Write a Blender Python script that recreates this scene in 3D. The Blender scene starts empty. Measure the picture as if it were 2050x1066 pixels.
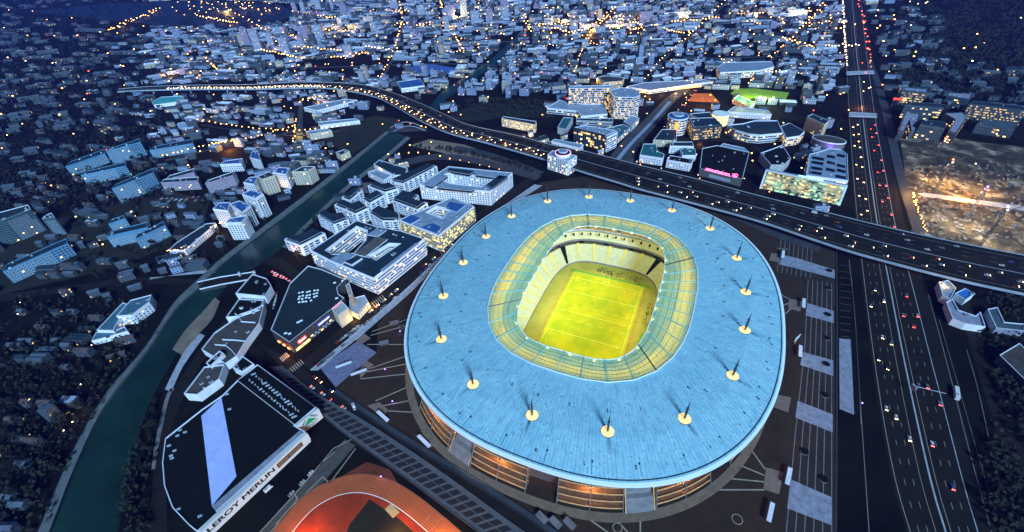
import bpy, bmesh, math, random
from mathutils import Vector, Matrix
from mathutils.geometry import tessellate_polygon
random.seed(7)
S = bpy.context.scene
C = S.collection
R = math.radians

# ------------------------------------------------------------------ camera
CAM = Vector((67.85, -309.35, 307.04))
ROWS = ((0.91668936, 0.39671794, -0.04791133), (0.21568747, -0.59215341, -0.77642337), (-0.33639194, 0.70140517, -0.62838782))
RX, DX, FX = (Vector(r) for r in ROWS)
FPX = 932.68
cd = bpy.data.cameras.new('camera'); cam = bpy.data.objects.new('camera', cd); C.objects.link(cam)
cd.sensor_width = 36.0; cd.lens = FPX / 2050 * 36; cd.clip_start = 1; cd.clip_end = 30000
cam.matrix_world = Matrix(((RX.x, -DX.x, -FX.x, CAM.x), (RX.y, -DX.y, -FX.y, CAM.y), (RX.z, -DX.z, -FX.z, CAM.z), (0, 0, 0, 1)))
S.camera = cam

def G(px, py, z=0.0):
    d = RX * ((px - 1025) / FPX) + DX * ((py - 533) / FPX) + FX
    t = (z - CAM.z) / d.z
    return Vector((CAM.x + d.x * t, CAM.y + d.y * t, z))
def P(v):
    q = Vector(v) - CAM; w = q.dot(FX)
    if w <= 1: return (-1e5, -1e5)
    return (1025 + FPX * q.dot(RX) / w, 533 + FPX * q.dot(DX) / w)

# ------------------------------------------------------------------ world, sun, exposure
W = bpy.data.worlds.new('World'); S.world = W; W.use_nodes = True
wt = W.node_tree; wn = wt.nodes; wn.clear()
sky = wn.new('ShaderNodeTexSky'); sky.sky_type = 'NISHITA'; sky.sun_disc = False
SUN_EL, SUN_ROT = R(4), R(200)
sky.sun_elevation = SUN_EL; sky.sun_rotation = SUN_ROT
sky.air_density = 1.0; sky.dust_density = 0.3; sky.ozone_density = 6.0
tint = wn.new('ShaderNodeMix'); tint.data_type = 'RGBA'; tint.blend_type = 'MULTIPLY'; tint.inputs[0].default_value = 1
tint.inputs[7].default_value = (1.0, 1.0, 1.0, 1)
bg = wn.new('ShaderNodeBackground'); bg.inputs[1].default_value = 0.08
wo = wn.new('ShaderNodeOutputWorld')
wt.links.new(sky.outputs[0], tint.inputs[6]); wt.links.new(tint.outputs[2], bg.inputs[0]); wt.links.new(bg.outputs[0], wo.inputs[0])
sl = bpy.data.lights.new('sun', 'SUN'); sl.energy = 4.9; sl.angle = R(14); sl.color = (0.48, 0.74, 1.0)
sun = bpy.data.objects.new('sun', sl); C.objects.link(sun)
sd = Vector((-0.55, 0.62, -0.55)).normalized()
sun.rotation_euler = sd.to_track_quat('-Z', 'Y').to_euler()
S.view_settings.view_transform = 'Standard'; S.view_settings.look = 'None'
S.view_settings.exposure = 0.35; S.view_settings.gamma = 1
try:
    S.cycles.use_denoising = True
    S.cycles.max_bounces = 5; S.cycles.diffuse_bounces = 2; S.cycles.glossy_bounces = 2; S.cycles.transparent_max_bounces = 8
    S.cycles.transmission_bounces = 3; S.cycles.volume_bounces = 0
    S.cycles.sample_clamp_indirect = 3.0; S.cycles.caustics_reflective = False; S.cycles.caustics_refractive = False
except Exception: pass

# ------------------------------------------------------------------ materials
MATS = {}
def mat(name, col, rough=0.8, nz=0.25, sc=0.12, metal=0.0, emit=None, es=0.0, spec=0.3, sample=False):
    if name in MATS: return MATS[name]
    m = bpy.data.materials.new(name); m.use_nodes = True; nt = m.node_tree; b = nt.nodes['Principled BSDF']
    b.inputs['Roughness'].default_value = rough; b.inputs['Metallic'].default_value = metal
    b.inputs['Specular IOR Level'].default_value = spec
    if nz > 0:
        g = nt.nodes.new('ShaderNodeNewGeometry')
        n = nt.nodes.new('ShaderNodeTexNoise'); n.inputs['Scale'].default_value = sc; n.inputs['Detail'].default_value = 5; n.inputs['Roughness'].default_value = 0.65
        nt.links.new(g.outputs['Position'], n.inputs['Vector'])
        mr = nt.nodes.new('ShaderNodeMapRange'); mr.inputs[1].default_value = 0.3; mr.inputs[2].default_value = 0.7
        mr.inputs[3].default_value = 1 - nz; mr.inputs[4].default_value = 1 + nz
        nt.links.new(n.outputs['Fac'], mr.inputs[0])
        mx = nt.nodes.new('ShaderNodeMix'); mx.data_type = 'RGBA'; mx.blend_type = 'MULTIPLY'; mx.inputs[0].default_value = 1
        mx.inputs[6].default_value = (*col, 1); nt.links.new(mr.outputs[0], mx.inputs[7]); nt.links.new(mx.outputs[2], b.inputs['Base Color'])
    else:
        b.inputs['Base Color'].default_value = (*col, 1)
    if emit:
        b.inputs['Emission Color'].default_value = (*emit, 1); b.inputs['Emission Strength'].default_value = es
    m.cycles.emission_sampling = 'AUTO' if sample else 'NONE'
    MATS[name] = m; return m

class N:      # tiny node helper
    def __init__(s, nt): s.nt = nt
    def math(s, op, a, b=None, c=None):
        n = s.nt.nodes.new('ShaderNodeMath'); n.operation = op
        for i, v in enumerate((a, b, c)):
            if v is None: continue
            if isinstance(v, (int, float)): n.inputs[i].default_value = v
            else: s.nt.links.new(v, n.inputs[i])
        return n.outputs[0]
    def mix(s, f, a, b, mode='MIX'):
        n = s.nt.nodes.new('ShaderNodeMix'); n.data_type = 'RGBA'; n.blend_type = mode
        for i, v in ((0, f), (6, a), (7, b)):
            if isinstance(v, (int, float)): n.inputs[i].default_value = v
            elif isinstance(v, tuple): n.inputs[i].default_value = (*v, 1) if len(v) == 3 else v
            else: s.nt.links.new(v, n.inputs[i])
        return n.outputs[2]

def facade(name, col, lit=0.1, bay=3.2, flo=3.0, ww=0.5, wh=0.5, litcol=(1.0, 0.62, 0.22), es=2.2, glass=(0.02, 0.03, 0.05), rough=0.7):
    """wall whose openings are laid out from the wall's own run and height"""
    if name in MATS: return MATS[name]
    m = bpy.data.materials.new(name); m.use_nodes = True; nt = m.node_tree; b = nt.nodes['Principled BSDF']; h = N(nt)
    g = nt.nodes.new('ShaderNodeNewGeometry'); sp = nt.nodes.new('ShaderNodeSeparateXYZ'); nt.links.new(g.outputs['Position'], sp.inputs[0])
    sn = nt.nodes.new('ShaderNodeSeparateXYZ'); nt.links.new(g.outputs['True Normal'], sn.inputs[0])
    u = h.math('SUBTRACT', h.math('MULTIPLY', sp.outputs[0], sn.outputs[1]), h.math('MULTIPLY', sp.outputs[1], sn.outputs[0]))
    u = h.math('DIVIDE', u, bay); v = h.math('DIVIDE', sp.outputs[2], flo)
    fu, fv = h.math('FRACT', u), h.math('FRACT', v)
    inu = h.math('LESS_THAN', h.math('ABSOLUTE', h.math('SUBTRACT', fu, 0.5)), ww / 2)
    inv = h.math('LESS_THAN', h.math('ABSOLUTE', h.math('SUBTRACT', fv, 0.55)), wh / 2)
    wallish = h.math('LESS_THAN', h.math('ABSOLUTE', sn.outputs[2]), 0.3)
    win = h.math('MULTIPLY', h.math('MULTIPLY', inu, inv), wallish)
    cv = nt.nodes.new('ShaderNodeCombineXYZ')
    nt.links.new(h.math('FLOOR', u), cv.inputs[0]); nt.links.new(h.math('FLOOR', v), cv.inputs[1]); nt.links.new(h.math('FLOOR', h.math('MULTIPLY', sn.outputs[0], 9)), cv.inputs[2])
    wn_ = nt.nodes.new('ShaderNodeTexWhiteNoise'); nt.links.new(cv.outputs[0], wn_.inputs['Vector'])
    on = h.math('MULTIPLY', win, h.math('LESS_THAN', wn_.outputs['Value'], lit))
    nz = nt.nodes.new('ShaderNodeTexNoise'); nz.inputs['Scale'].default_value = 0.09; nz.inputs['Detail'].default_value = 4; nt.links.new(g.outputs['Position'], nz.inputs['Vector'])
    wc = h.mix(h.math('MULTIPLY', nz.outputs['Fac'], 0.6), col, tuple(c * 0.55 for c in col))
    nt.links.new(h.mix(win, wc, glass), b.inputs['Base Color'])
    b.inputs['Roughness'].default_value = rough; b.inputs['Specular IOR Level'].default_value = 0.3
    b.inputs['Emission Color'].default_value = (*litcol, 1)
    nt.links.new(h.math('MULTIPLY', on, h.math('MULTIPLY', wn_.outputs['Value'], es / max(lit, .01))), b.inputs['Emission Strength'])
    m.cycles.emission_sampling = 'NONE'
    MATS[name] = m; return m

GROUND = mat('ground_dark', (0.007, 0.0065, 0.0035), 0.95, 0.6, 0.02, spec=.05)
ASPH = mat('asphalt', (0.014, 0.012, 0.009), 0.85, 0.3, 0.08, spec=.1)
ASPH2 = mat('asphalt_side', (0.035, 0.042, 0.052), 0.7, 0.3, 0.08)
PLAZA = mat('plaza_paving', (0.026, 0.015, 0.007), 0.9, 0.35, 0.06)
PLAZAR = mat('forecourt_ring', (0.16, 0.12, 0.085), 0.85, 0.25, 0.2)
CONC = mat('pale_concrete', (0.30, 0.33, 0.40), 0.8, 0.3, 0.25)
CONCD = mat('grey_concrete', (0.15, 0.15, 0.16), 0.85, 0.3, 0.2)
WHITEL = mat('white_line', (0.27, 0.25, 0.21), 0.8, 0.2, 0.3)
WHITE = mat('white_render', (0.70, 0.72, 0.78), 0.7, 0.12, 0.1)
TRIM = mat('white_trim', (0.62, 0.68, 0.80), 0.6, 0.1, 0.3)
GREYW = mat('grey_render', (0.35, 0.37, 0.40), 0.8, 0.2, 0.1)
PURPW = mat('mauve_render', (0.26, 0.20, 0.30), 0.8, 0.2, 0.1)
TEALW = mat('teal_render', (0.08, 0.22, 0.36), 0.8, 0.2, 0.1)
CREAM = mat('cream_render', (0.55, 0.47, 0.33), 0.8, 0.15, 0.1)
ROOFD = mat('dark_roofing', (0.012, 0.026, 0.042), 0.7, 0.35, 0.15)
ROOFB = mat('blue_roofing', (0.03, 0.09, 0.28), 0.6, 0.3, 0.2)
ROOFG = mat('black_membrane', (0.006, 0.007, 0.005), 0.9, 0.3, 0.1, spec=.08)
ROOFP = mat('pale_roofing', (0.20, 0.27, 0.37), 0.6, 0.25, 0.15)
ROOFT = mat('teal_roofing', (0.02, 0.11, 0.13), 0.6, 0.3, 0.2)
BROWN = mat('brown_cladding', (0.055, 0.045, 0.045), 0.6, 0.2, 0.3)
GLASSD = mat('dark_glass', (0.008, 0.013, 0.024), 0.35, 0, spec=0.25)
STEEL = mat('dark_steel', (0.05, 0.07, 0.09), 0.4, 0, metal=0.5)
GRASS = mat('dark_grass', (0.011, 0.013, 0.005), 1.0, 0.5, 0.05)
TAN = mat('bare_earth', (0.17, 0.14, 0.11), 1.0, 0.35, 0.06)
LEAF = mat('leaf_dark', (0.012, 0.014, 0.006), 0.9, 0.5, 0.6)
BARK = mat('bark', (0.05, 0.035, 0.025), 0.9, 0.2, 1)
LITW = mat('lit_pane_warm', (0.1, 0.08, 0.04), 0.5, 0, emit=(1.0, 0.66, 0.22), es=1.9)
LITY = mat('lit_strip_yellow', (0.1, 0.08, 0.04), 0.5, 0, emit=(1.0, 0.75, 0.18), es=3.0)
LAMPW = mat('lamp_warm', (0.1, 0.1, 0.1), 0.5, 0, emit=(1.0, 0.42, 0.08), es=13)
LAMPC = mat('lamp_cool', (0.1, 0.1, 0.1), 0.5, 0, emit=(1.0, 0.78, 0.42), es=7)
HEAD = mat('headlight_glow', (0.1, 0.1, 0.1), 0.5, 0, emit=(1.0, 0.66, 0.28), es=13)
TAIL = mat('taillight_glow', (0.1, 0.02, 0.02), 0.5, 0, emit=(1.0, 0.06, 0.03), es=14)
LSIGNR = mat('sign_red', (0.2, 0.01, 0.01), 0.5, 0, emit=(1.0, 0.05, 0.03), es=3)
LSIGNP = mat('sign_pink', (0.2, 0.02, 0.1), 0.5, 0, emit=(1.0, 0.12, 0.35), es=6)
LSIGNB = mat('sign_blue', (0.02, 0.03, 0.2), 0.5, 0, emit=(0.08, 0.12, 0.9), es=1.6)
LSIGNW = mat('sign_white', (0.4, 0.4, 0.4), 0.5, 0, emit=(0.9, 0.95, 1.0), es=2.5)
LPURP = mat('strip_purple', (0.1, 0.02, 0.2), 0.5, 0, emit=(0.35, 0.2, 1.0), es=5)

# ------------------------------------------------------------------ mesh helpers
class MB:
    def __init__(s): s.v = []; s.f = []; s.m = []; s.mats = []
    def mi(s, m):
        if m not in s.mats: s.mats.append(m)
        return s.mats.index(m)
    def face(s, pts, m):
        i = len(s.v); s.v += [tuple(p) for p in pts]; s.f.append(tuple(range(i, i + len(pts)))); s.m.append(s.mi(m))
    def poly(s, loops, z, m):
        pts = [Vector((p[0], p[1], z)) for l in loops for p in l]
        i = len(s.v); s.v += [tuple(p) for p in pts]
        for t in tessellate_polygon([[Vector((p[0], p[1], 0)) for p in l] for l in loops]):
            a, b, c = t
            if (pts[b] - pts[a]).cross(pts[c] - pts[a]).z < 0: a, c = c, a
            s.f.append((i + a, i + b, i + c)); s.m.append(s.mi(m))
    def wall(s, loop, z0, z1, m, flip=False):
        n = len(loop)
        for k in range(n):
            a, b = loop[k], loop[(k + 1) % n]
            q = [(a[0], a[1], z0), (b[0], b[1], z0), (b[0], b[1], z1), (a[0], a[1], z1)]
            s.face(q[::-1] if flip else q, m)
    def box(s, c, d, m, rz=0.0, ax=None):
        """centre, full dims, rotation about z"""
        cs, sn = math.cos(rz), math.sin(rz); P_ = []
        for dz in (-.5, .5):
            for dx, dy in ((-.5, -.5), (.5, -.5), (.5, .5), (-.5, .5)):
                x, y = dx * d[0], dy * d[1]
                P_.append((c[0] + x * cs - y * sn, c[1] + x * sn + y * cs, c[2] + dz * d[2]))
        i = len(s.v); s.v += P_
        for f in ((3, 2, 1, 0), (4, 5, 6, 7), (0, 1, 5, 4), (1, 2, 6, 5), (2, 3, 7, 6), (3, 0, 4, 7)):
            s.f.append(tuple(i + k for k in f)); s.m.append(s.mi(m))
    def tube(s, a, b, r0, r1, m, n=6, cap=True):
        a, b = Vector(a), Vector(b); d = (b - a).normalized()
        u = d.orthogonal().normalized(); w = d.cross(u); i = len(s.v)
        for p, r in ((a, r0), (b, r1)):
            for k in range(n):
                t = 2 * math.pi * k / n; s.v.append(tuple(p + u * (r * math.cos(t)) + w * (r * math.sin(t))))
        mi = s.mi(m)
        for k in range(n):
            s.f.append((i + k, i + (k + 1) % n, i + n + (k + 1) % n, i + n + k)); s.m.append(mi)
        if cap:
            s.f.append(tuple(i + k for k in range(n))[::-1]); s.m.append(mi); s.f.append(tuple(i + n + k for k in range(n))); s.m.append(mi)
    def rings(s, loops, m, closed=True, smooth=False):
        """quads between successive loops of equal length"""
        i = len(s.v); n = len(loops[0]); mi = s.mi(m)
        for l in loops: s.v += [tuple(p) for p in l]
        for r in range(len(loops) - 1):
            for k in range(n if closed else n - 1):
                k2 = (k + 1) % n
                s.f.append((i + r * n + k, i + r * n + k2, i + (r + 1) * n + k2, i + (r + 1) * n + k)); s.m.append(mi)
    def mesh(s, name):
        me = bpy.data.meshes.new(name); me.from_pydata(s.v, [], s.f)
        for m in s.mats: me.materials.append(m)
        me.polygons.foreach_set('material_index', s.m); me.update(); return me
    def build(s, name, parent=None, at=None, **kw):
        if at is None and parent is not None: at = parent.location
        if at is not None:
            at = Vector(at); s.v = [(x - at.x, y - at.y, z - at.z) for x, y, z in s.v]
        o = bpy.data.objects.new(name, s.mesh(name)); C.objects.link(o)
        if parent is not None: o.parent = parent
        elif at is not None: o.location = at
        return tag(o, **kw)

def tag(o, label=None, cat=None, group=None, kind=None):
    if label: o['label'] = label
    if cat: o['category'] = cat
    if group: o['group'] = group
    if kind: o['kind'] = kind
    return o
def empty(name, loc, label=None, cat=None, group=None, rz=0):
    o = bpy.data.objects.new(name, None); C.objects.link(o); o.location = loc; o.rotation_euler.z = rz; o.empty_display_size = 1
    return tag(o, label, cat, group)
def copy_tree(o, parent=None):
    c = o.copy(); C.objects.link(c); c.parent = parent
    for ch in list(KIDS.get(o.name, [])): KIDS.setdefault(c.name, []).append(copy_tree(ch, c))
    return c
KIDS = {}
def kids(o, *ch): KIDS.setdefault(o.name, []).extend(ch); return o

def smooth_px(pts, k=6):
    out = []
    n = len(pts)
    for i in range(n - 1):
        p0, p1, p2, p3 = (Vector(pts[max(i - 1, 0)]), Vector(pts[i]), Vector(pts[i + 1]), Vector(pts[min(i + 2, n - 1)]))
        for j in range(k):
            t = j / k
            out.append(0.5 * ((2 * p1) + (p2 - p0) * t + (2 * p0 - 5 * p1 + 4 * p2 - p3) * t * t + (3 * p1 - p0 - 3 * p2 + p3) * t ** 3))
    out.append(Vector(pts[-1])); return [tuple(p) for p in out]
def resample(pts, n):
    pts = [Vector(p) for p in pts]; L = [0]
    for a, b in zip(pts, pts[1:]): L.append(L[-1] + (b - a).length)
    out = []
    for i in range(n):
        t = L[-1] * i / (n - 1); k = 0
        while k < len(L) - 2 and L[k + 1] < t: k += 1
        s = (t - L[k]) / max(L[k + 1] - L[k], 1e-6); out.append(pts[k].lerp(pts[k + 1], min(max(s, 0), 1)))
    return out
OCC = []
def occ(poly):
    xs = [p[0] for p in poly]; ys = [p[1] for p in poly]; OCC.append((min(xs), max(xs), min(ys), max(ys), [(p[0], p[1]) for p in poly]))
def ground_poly(name, pts, m, z=0.004, kind='structure', holes=()):
    if name not in ('meadow', 'park_water'): occ([G(*p, z) for p in pts])
    mb = MB(); mb.poly([[G(*p, z) for p in pts]] + [[G(*p, z) for p in h] for h in holes], z, m); return mb.build(name, kind=kind)
def strip(name, left, right, m, z=0.004, thick=0, n=60, kind='structure', side=None):
    L = resample([G(*p, z) for p in smooth_px(left)], n); Rr = resample([G(*p, z) for p in smooth_px(right)], n)
    mb = MB(); mb.rings([L, Rr], m, closed=False)
    for k in range(0, n - 1, 3):
        e = min(k + 3, n - 1); occ([L[k], L[e], Rr[e], Rr[k]])
    if thick:
        sm = side or m
        lo = [[p - Vector((0, 0, thick)) for p in X] for X in (L, Rr)]
        up = [[p + Vector((0, 0, 1.0)) for p in X] for X in (L, Rr)]
        mb.rings([up[0], lo[0]], sm, closed=False); mb.rings([lo[1], up[1]], sm, closed=False); mb.rings([lo[0], lo[1]], m, closed=False)
    o = mb.build(name, kind=kind); return o, L, Rr
def line_px(mb, pts, w, m, z=0.012):
    W_ = [G(*p, z) for p in pts]; line_w(mb, W_, w, m)
def line_w(mb, W_, w, m):
    for a, b in zip(W_, W_[1:]):
        d = (b - a); d.z = 0
        if d.length < 1e-4: continue
        n = Vector((-d.y, d.x, 0)).normalized() * (w / 2)
        mb.face([a - n, b - n, b + n, a + n], m)
def ccw(poly):
    a = sum(p[0] * q[1] - q[0] * p[1] for p, q in zip(poly, poly[1:] + poly[:1]))
    return poly if a > 0 else poly[::-1]
def inset(poly, d):
    """move every edge of a ccw polygon inwards by d (negative = outwards)"""
    n = len(poly); out = []
    for i in range(n):
        p0, p1, p2 = (Vector((poly[(i + k) % n][0], poly[(i + k) % n][1])) for k in (-1, 0, 1))
        e1 = (p1 - p0).normalized(); e2 = (p2 - p1).normalized()
        n1, n2 = Vector((-e1.y, e1.x)), Vector((-e2.y, e2.x)); b = n1 + n2
        if b.length < 1e-3: b = n1
        b = b.normalized(); k = max(b.dot(n1), 0.35); q = p1 + b * (d / k); out.append((q.x, q.y))
    return out

# ------------------------------------------------------------------ ground
mb = MB()
mb.face([(-12000, -4000, -0.6), (9000, -4000, -0.6), (9000, 15000, -0.6), (-12000, 15000, -0.6)], GROUND)
# the ground sheet has an opening where the sunken pitch lies
def SE(a, b, n, z, k=180, ph=0.0):
    out = []
    for i in range(k):
        t = 2 * math.pi * i / k + ph; c, s = math.cos(t), math.sin(t)
        r = (abs(c / a) ** n + abs(s / b) ** n) ** (-1 / n); out.append(Vector((r * c, r * s, z)))
    return out
mb = MB()
ringo = SE(152.6, 186, 2.4, 0.0, 72)
big = [Vector((9000, -4000, 0)), Vector((9000, 15000, 0)), Vector((-12000, 15000, 0)), Vector((-12000, -4000, 0))]
mb.poly([big, ringo], 0.0, GROUND)
mb.build('ground', kind='structure')

# ------------------------------------------------------------------ stadium
def roof_material():
    m = bpy.data.materials.new('roof_metal'); m.use_nodes = True; nt = m.node_tree; b = nt.nodes['Principled BSDF']; h = N(nt)
    g = nt.nodes.new('ShaderNodeNewGeometry'); sp = nt.nodes.new('ShaderNodeSeparateXYZ'); nt.links.new(g.outputs['Position'], sp.inputs[0])
    a = h.math('ARCTAN2', h.math('DIVIDE', sp.outputs[1], 1.15), sp.outputs[0])
    st = h.math('ABSOLUTE', h.math('SUBTRACT', h.math('FRACT', h.math('MULTIPLY', a, 60)), 0.5))
    seam = h.math('LESS_THAN', st, 0.07)
    n1 = nt.nodes.new('ShaderNodeTexNoise'); n1.inputs['Scale'].default_value = 0.035; n1.inputs['Detail'].default_value = 6; nt.links.new(g.outputs['Position'], n1.inputs['Vector'])
    # grime stretched along the fall of the roof
    cx = nt.nodes.new('ShaderNodeCombineXYZ'); nt.links.new(h.math('MULTIPLY', a, 42), cx.inputs[0])
    ln = nt.nodes.new('ShaderNodeVectorMath'); ln.operation = 'LENGTH'; nt.links.new(g.outputs['Position'], ln.inputs[0]); nt.links.new(h.math('MULTIPLY', ln.outputs['Value'], 0.10), cx.inputs[1])
    n2 = nt.nodes.new('ShaderNodeTexNoise'); n2.inputs['Scale'].default_value = 0.9; n2.inputs['Detail'].default_value = 6; n2.inputs['Roughness'].default_value = 0.75; nt.links.new(cx.outputs[0], n2.inputs['Vector'])
    n3 = nt.nodes.new('ShaderNodeTexNoise'); n3.inputs['Scale'].default_value = 0.5; n3.inputs['Detail'].default_value = 3; nt.links.new(g.outputs['Position'], n3.inputs['Vector'])
    c = h.mix(n1.outputs['Fac'], (0.28, 0.64, 0.74), (0.52, 0.86, 0.90))
    c = h.mix(h.math('MULTIPLY', h.math('POWER', h.math('SUBTRACT', 1.0, n2.outputs['Fac']), 2.0), 1.5), c, (0.06, 0.20, 0.38))
    c = h.mix(h.math('MULTIPLY', h.math('GREATER_THAN', h.math('MULTIPLY', n3.outputs['Fac'], n2.outputs['Fac']), 0.33), 0.5), c, (0.06, 0.18, 0.30))
    c = h.mix(h.math('MULTIPLY', seam, 0.35), c, (0.03, 0.10, 0.2))
    nt.links.new(c, b.inputs['Base Color']); b.inputs['Roughness'].default_value = 0.42; b.inputs['Specular IOR Level'].default_value = 0.5
    return m
ROOFM = roof_material()
def glass_roof_material():
    m = bpy.data.materials.new('roof_glass'); m.use_nodes = True; nt = m.node_tree; nt.nodes.clear(); h = N(nt)
    o = nt.nodes.new('ShaderNodeOutputMaterial'); t = nt.nodes.new('ShaderNodeBsdfTransparent'); t.inputs[0].default_value = (0.70, 0.92, 0.55, 1)
    tr = nt.nodes.new('ShaderNodeBsdfTranslucent'); d = nt.nodes.new('ShaderNodeBsdfPrincipled'); d.inputs['Base Color'].default_value = (0.03, 0.46, 0.42, 1); d.inputs['Roughness'].default_value = 0.3
    g = nt.nodes.new('ShaderNodeNewGeometry'); n = nt.nodes.new('ShaderNodeTexNoise'); n.inputs['Scale'].default_value = 0.05; n.inputs['Detail'].default_value = 3
    nt.links.new(g.outputs['Position'], n.inputs['Vector']); at = nt.nodes.new('ShaderNodeAttribute'); at.attribute_name = 'run'
    sp = nt.nodes.new('ShaderNodeSeparateXYZ'); nt.links.new(g.outputs['Position'], sp.inputs[0])
    a = h.math('ARCTAN2', h.math('DIVIDE', sp.outputs[1], 1.3), sp.outputs[0])
    l1 = h.math('LESS_THAN', h.math('FRACT', h.math('MULTIPLY', a, 180 / 6.28318)), 0.14); l2 = h.math('LESS_THAN', h.math('FRACT', h.math('MULTIPLY', at.outputs['Fac'], 14)), 0.16)
    line = h.math('MAXIMUM', l1, l2)
    nt.links.new(h.mix(n.outputs['Fac'], (0.95, 0.72, 0.26), (0.62, 0.80, 0.40)), tr.inputs[0])
    m1 = nt.nodes.new('ShaderNodeMixShader'); m1.inputs[0].default_value = .62; nt.links.new(t.outputs[0], m1.inputs[1]); nt.links.new(tr.outputs[0], m1.inputs[2])
    m2 = nt.nodes.new('ShaderNodeMixShader'); nt.links.new(h.math('ADD', h.math('MULTIPLY_ADD', line, 0.55, h.math('MULTIPLY', n.outputs['Fac'], 0.5)), h.math('MULTIPLY', h.math('MAXIMUM', h.math('GREATER_THAN', at.outputs['Fac'], 0.46), h.math('LESS_THAN', at.outputs['Fac'], 0.12)), 0.26)), m2.inputs[0]); nt.links.new(m1.outputs[0], m2.inputs[1]); nt.links.new(d.outputs[0], m2.inputs[2])  # banded glow of the ring put into the glass colour, teal inside and outside
    nt.links.new(m2.outputs[0], o.inputs[0]); return m
ROOFGL = glass_roof_material()
SEAT = mat('pale_seats', (0.55, 0.52, 0.33), 0.8, 0.12, 0.3)
SEATU = mat('upper_seats', (0.46, 0.33, 0.10), 0.8, 0.35, 0.12)
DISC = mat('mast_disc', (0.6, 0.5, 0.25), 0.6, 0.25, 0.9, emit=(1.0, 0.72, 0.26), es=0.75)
ORANGE = mat('gallery_lit_slab', (0.55, 0.28, 0.10), 0.7, 0.2, 0.3)

st = empty('stadium', (0, 0, 0), 'huge oval stadium with a pale blue disc roof, masts and a glowing yellow green pitch', 'stadium')
K = 180
rim = SE(151.15, 172.8, 2.407, 27.0, K)
mid = SE(125, 147, 2.43, 31.5, K)
ri = SE(83.6, 106.3, 2.71, 34.6, K)
mb = MB()
steps = [rim]
for f in (0.33, 0.66): steps.append([p.lerp(q, f) for p, q in zip(rim, mid)])
steps.append(mid)
for f in (0.33, 0.66): steps.append([p.lerp(q, f) for p, q in zip(mid, ri)])
steps.append(ri)
mb.rings(steps, ROOFM)
under = [[p - Vector((0, 0, 1.2)) for p in l] for l in (rim, ri)]
mb.rings([under[1], under[0]], CONCD)
mb.build('roof', st)
mb = MB()
RIMM = mat('rim_metal', (0.70, 0.82, 0.90), 0.35, 0.05, 0.1)
ro = SE(152.9, 174.6, 2.407, 26.6, K); lo = SE(152.9, 174.6, 2.407, 24.4, K); l2 = SE(150.6, 172.2, 2.407, 24.8, K)
mb.rings([l2, lo, ro, rim], RIMM)
mb.build('roof_rim', st)
# gutter line just inside the rim
mb = MB(); a1, a2 = SE(150.2, 171.8, 2.407, 27.3, K), SE(149.4, 171.0, 2.407, 27.35, K); mb.rings([a1, a2], STEEL); mb.build('gutter', st)
# glass ring and its frame
NG = 36
gin = SE(53.9, 85.1, 3.66, 34.0, K)
mb = MB(); mb.rings([[p.lerp(q, f / 4) for p, q in zip(ri, gin)] for f in range(5)], ROOFGL); _o = mb.build('glass_ring', st); _a = _o.data.attributes.new('run', 'FLOAT', 'POINT'); _a.data.foreach_set('value', [f / 4 for f in range(5) for _ in range(K)])
FRAMEM = mat('ring_frame', (0.16, 0.48, 0.52), 0.4, 0.1, 0.2)
EDGEW = mat('ring_edge', (0.75, 0.82, 0.85), 0.4, 0)
up = Vector((0, 0, .45))
for k in range(NG):
    i = k * 5; mb = MB()
    mb.tube(ri[i] + up, gin[i] + up, .5, .45, STEEL if k in (4, 11, 22, 31) else FRAMEM, 5); mb.build('ring_beam', st)
mb = MB()
for f, r_ in ((.17, .10), (.34, .13), (.5, .13), (.66, .13), (.83, .10)):
    L = [p.lerp(q, f) + Vector((0, 0, .2)) for p, q in zip(ri, gin)]
    for a, b in zip(L[::3], L[3::3] + [L[0]]): mb.tube(a, b, r_, r_, STEEL, 4, False)
mb.build('ring_purlins', st)
for ring_, r_, m_ in (([p + Vector((0, 0, .5)) for p in ri], .45, EDGEW), ([p + Vector((0, 0, .3)) for p in gin], .35, EDGEW)):
    L = ring_[::5] if m_ is EDGEW and ring_[0].x > 80 else ring_[::2]; mb = MB()
    for a, b in zip(L, L[1:] + [L[0]]): mb.tube(a, b, r_, r_, m_, 5, False)
    mb.build('ring_edge', st)
# stands
def stand(name, a, b, rows, m, riser=None):
    (A0, B0, N0, Z0), (A1, B1, N1, Z1) = a, b
    mb = MB(); loops = []
    for r in range(rows):
        f0, f1 = r / rows, (r + 1) / rows
        z = Z0 + (Z1 - Z0) * f0; z1 = Z0 + (Z1 - Z0) * f1
        loops.append(SE(A0 + (A1 - A0) * f0, B0 + (B1 - B0) * f0, N0 + (N1 - N0) * f0, z1, 120)); loops.append(SE(A0 + (A1 - A0) * f1, B0 + (B1 - B0) * f1, N0 + (N1 - N0) * f1, z1, 120))
    loops.insert(0, SE(A0, B0, N0, Z0, 120)); mb.rings(loops, m); return mb.build(name, st)
stand('lower_stand', (54.2, 80, 3.8, -8.2), (73, 99.5, 3.2, .5), 16, SEAT)
stand('middle_stand', (75, 101.5, 3.1, 5.6), (83, 110, 3.0, 10.2), 8, SEAT)
stand('upper_stand', (82, 109, 3.0, 13.5), (126, 150, 2.5, 28.5), 24, SEATU)
mb = MB(); f = lambda a, b, n, z: SE(a, b, n, z, 120)
mb.rings([f(54.2, 80, 3.8, -10), f(54.2, 80, 3.8, -8.2)], CONCD)
mb.rings([f(73, 99.5, 3.2, .5), f(79, 105, 3.2, .5), f(79, 105, 3.2, 3.2)], mat('concourse_brown', (0.10, 0.085, 0.04), .9, .3, .3))
mb.rings([f(79, 105, 3.2, 3.2), f(74.4, 100.9, 3.15, 3.6), f(74.4, 100.9, 3.15, 5.9), f(75, 101.5, 3.1, 5.9), f(75, 101.5, 3.1, 5.6)], CONCD)
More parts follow.
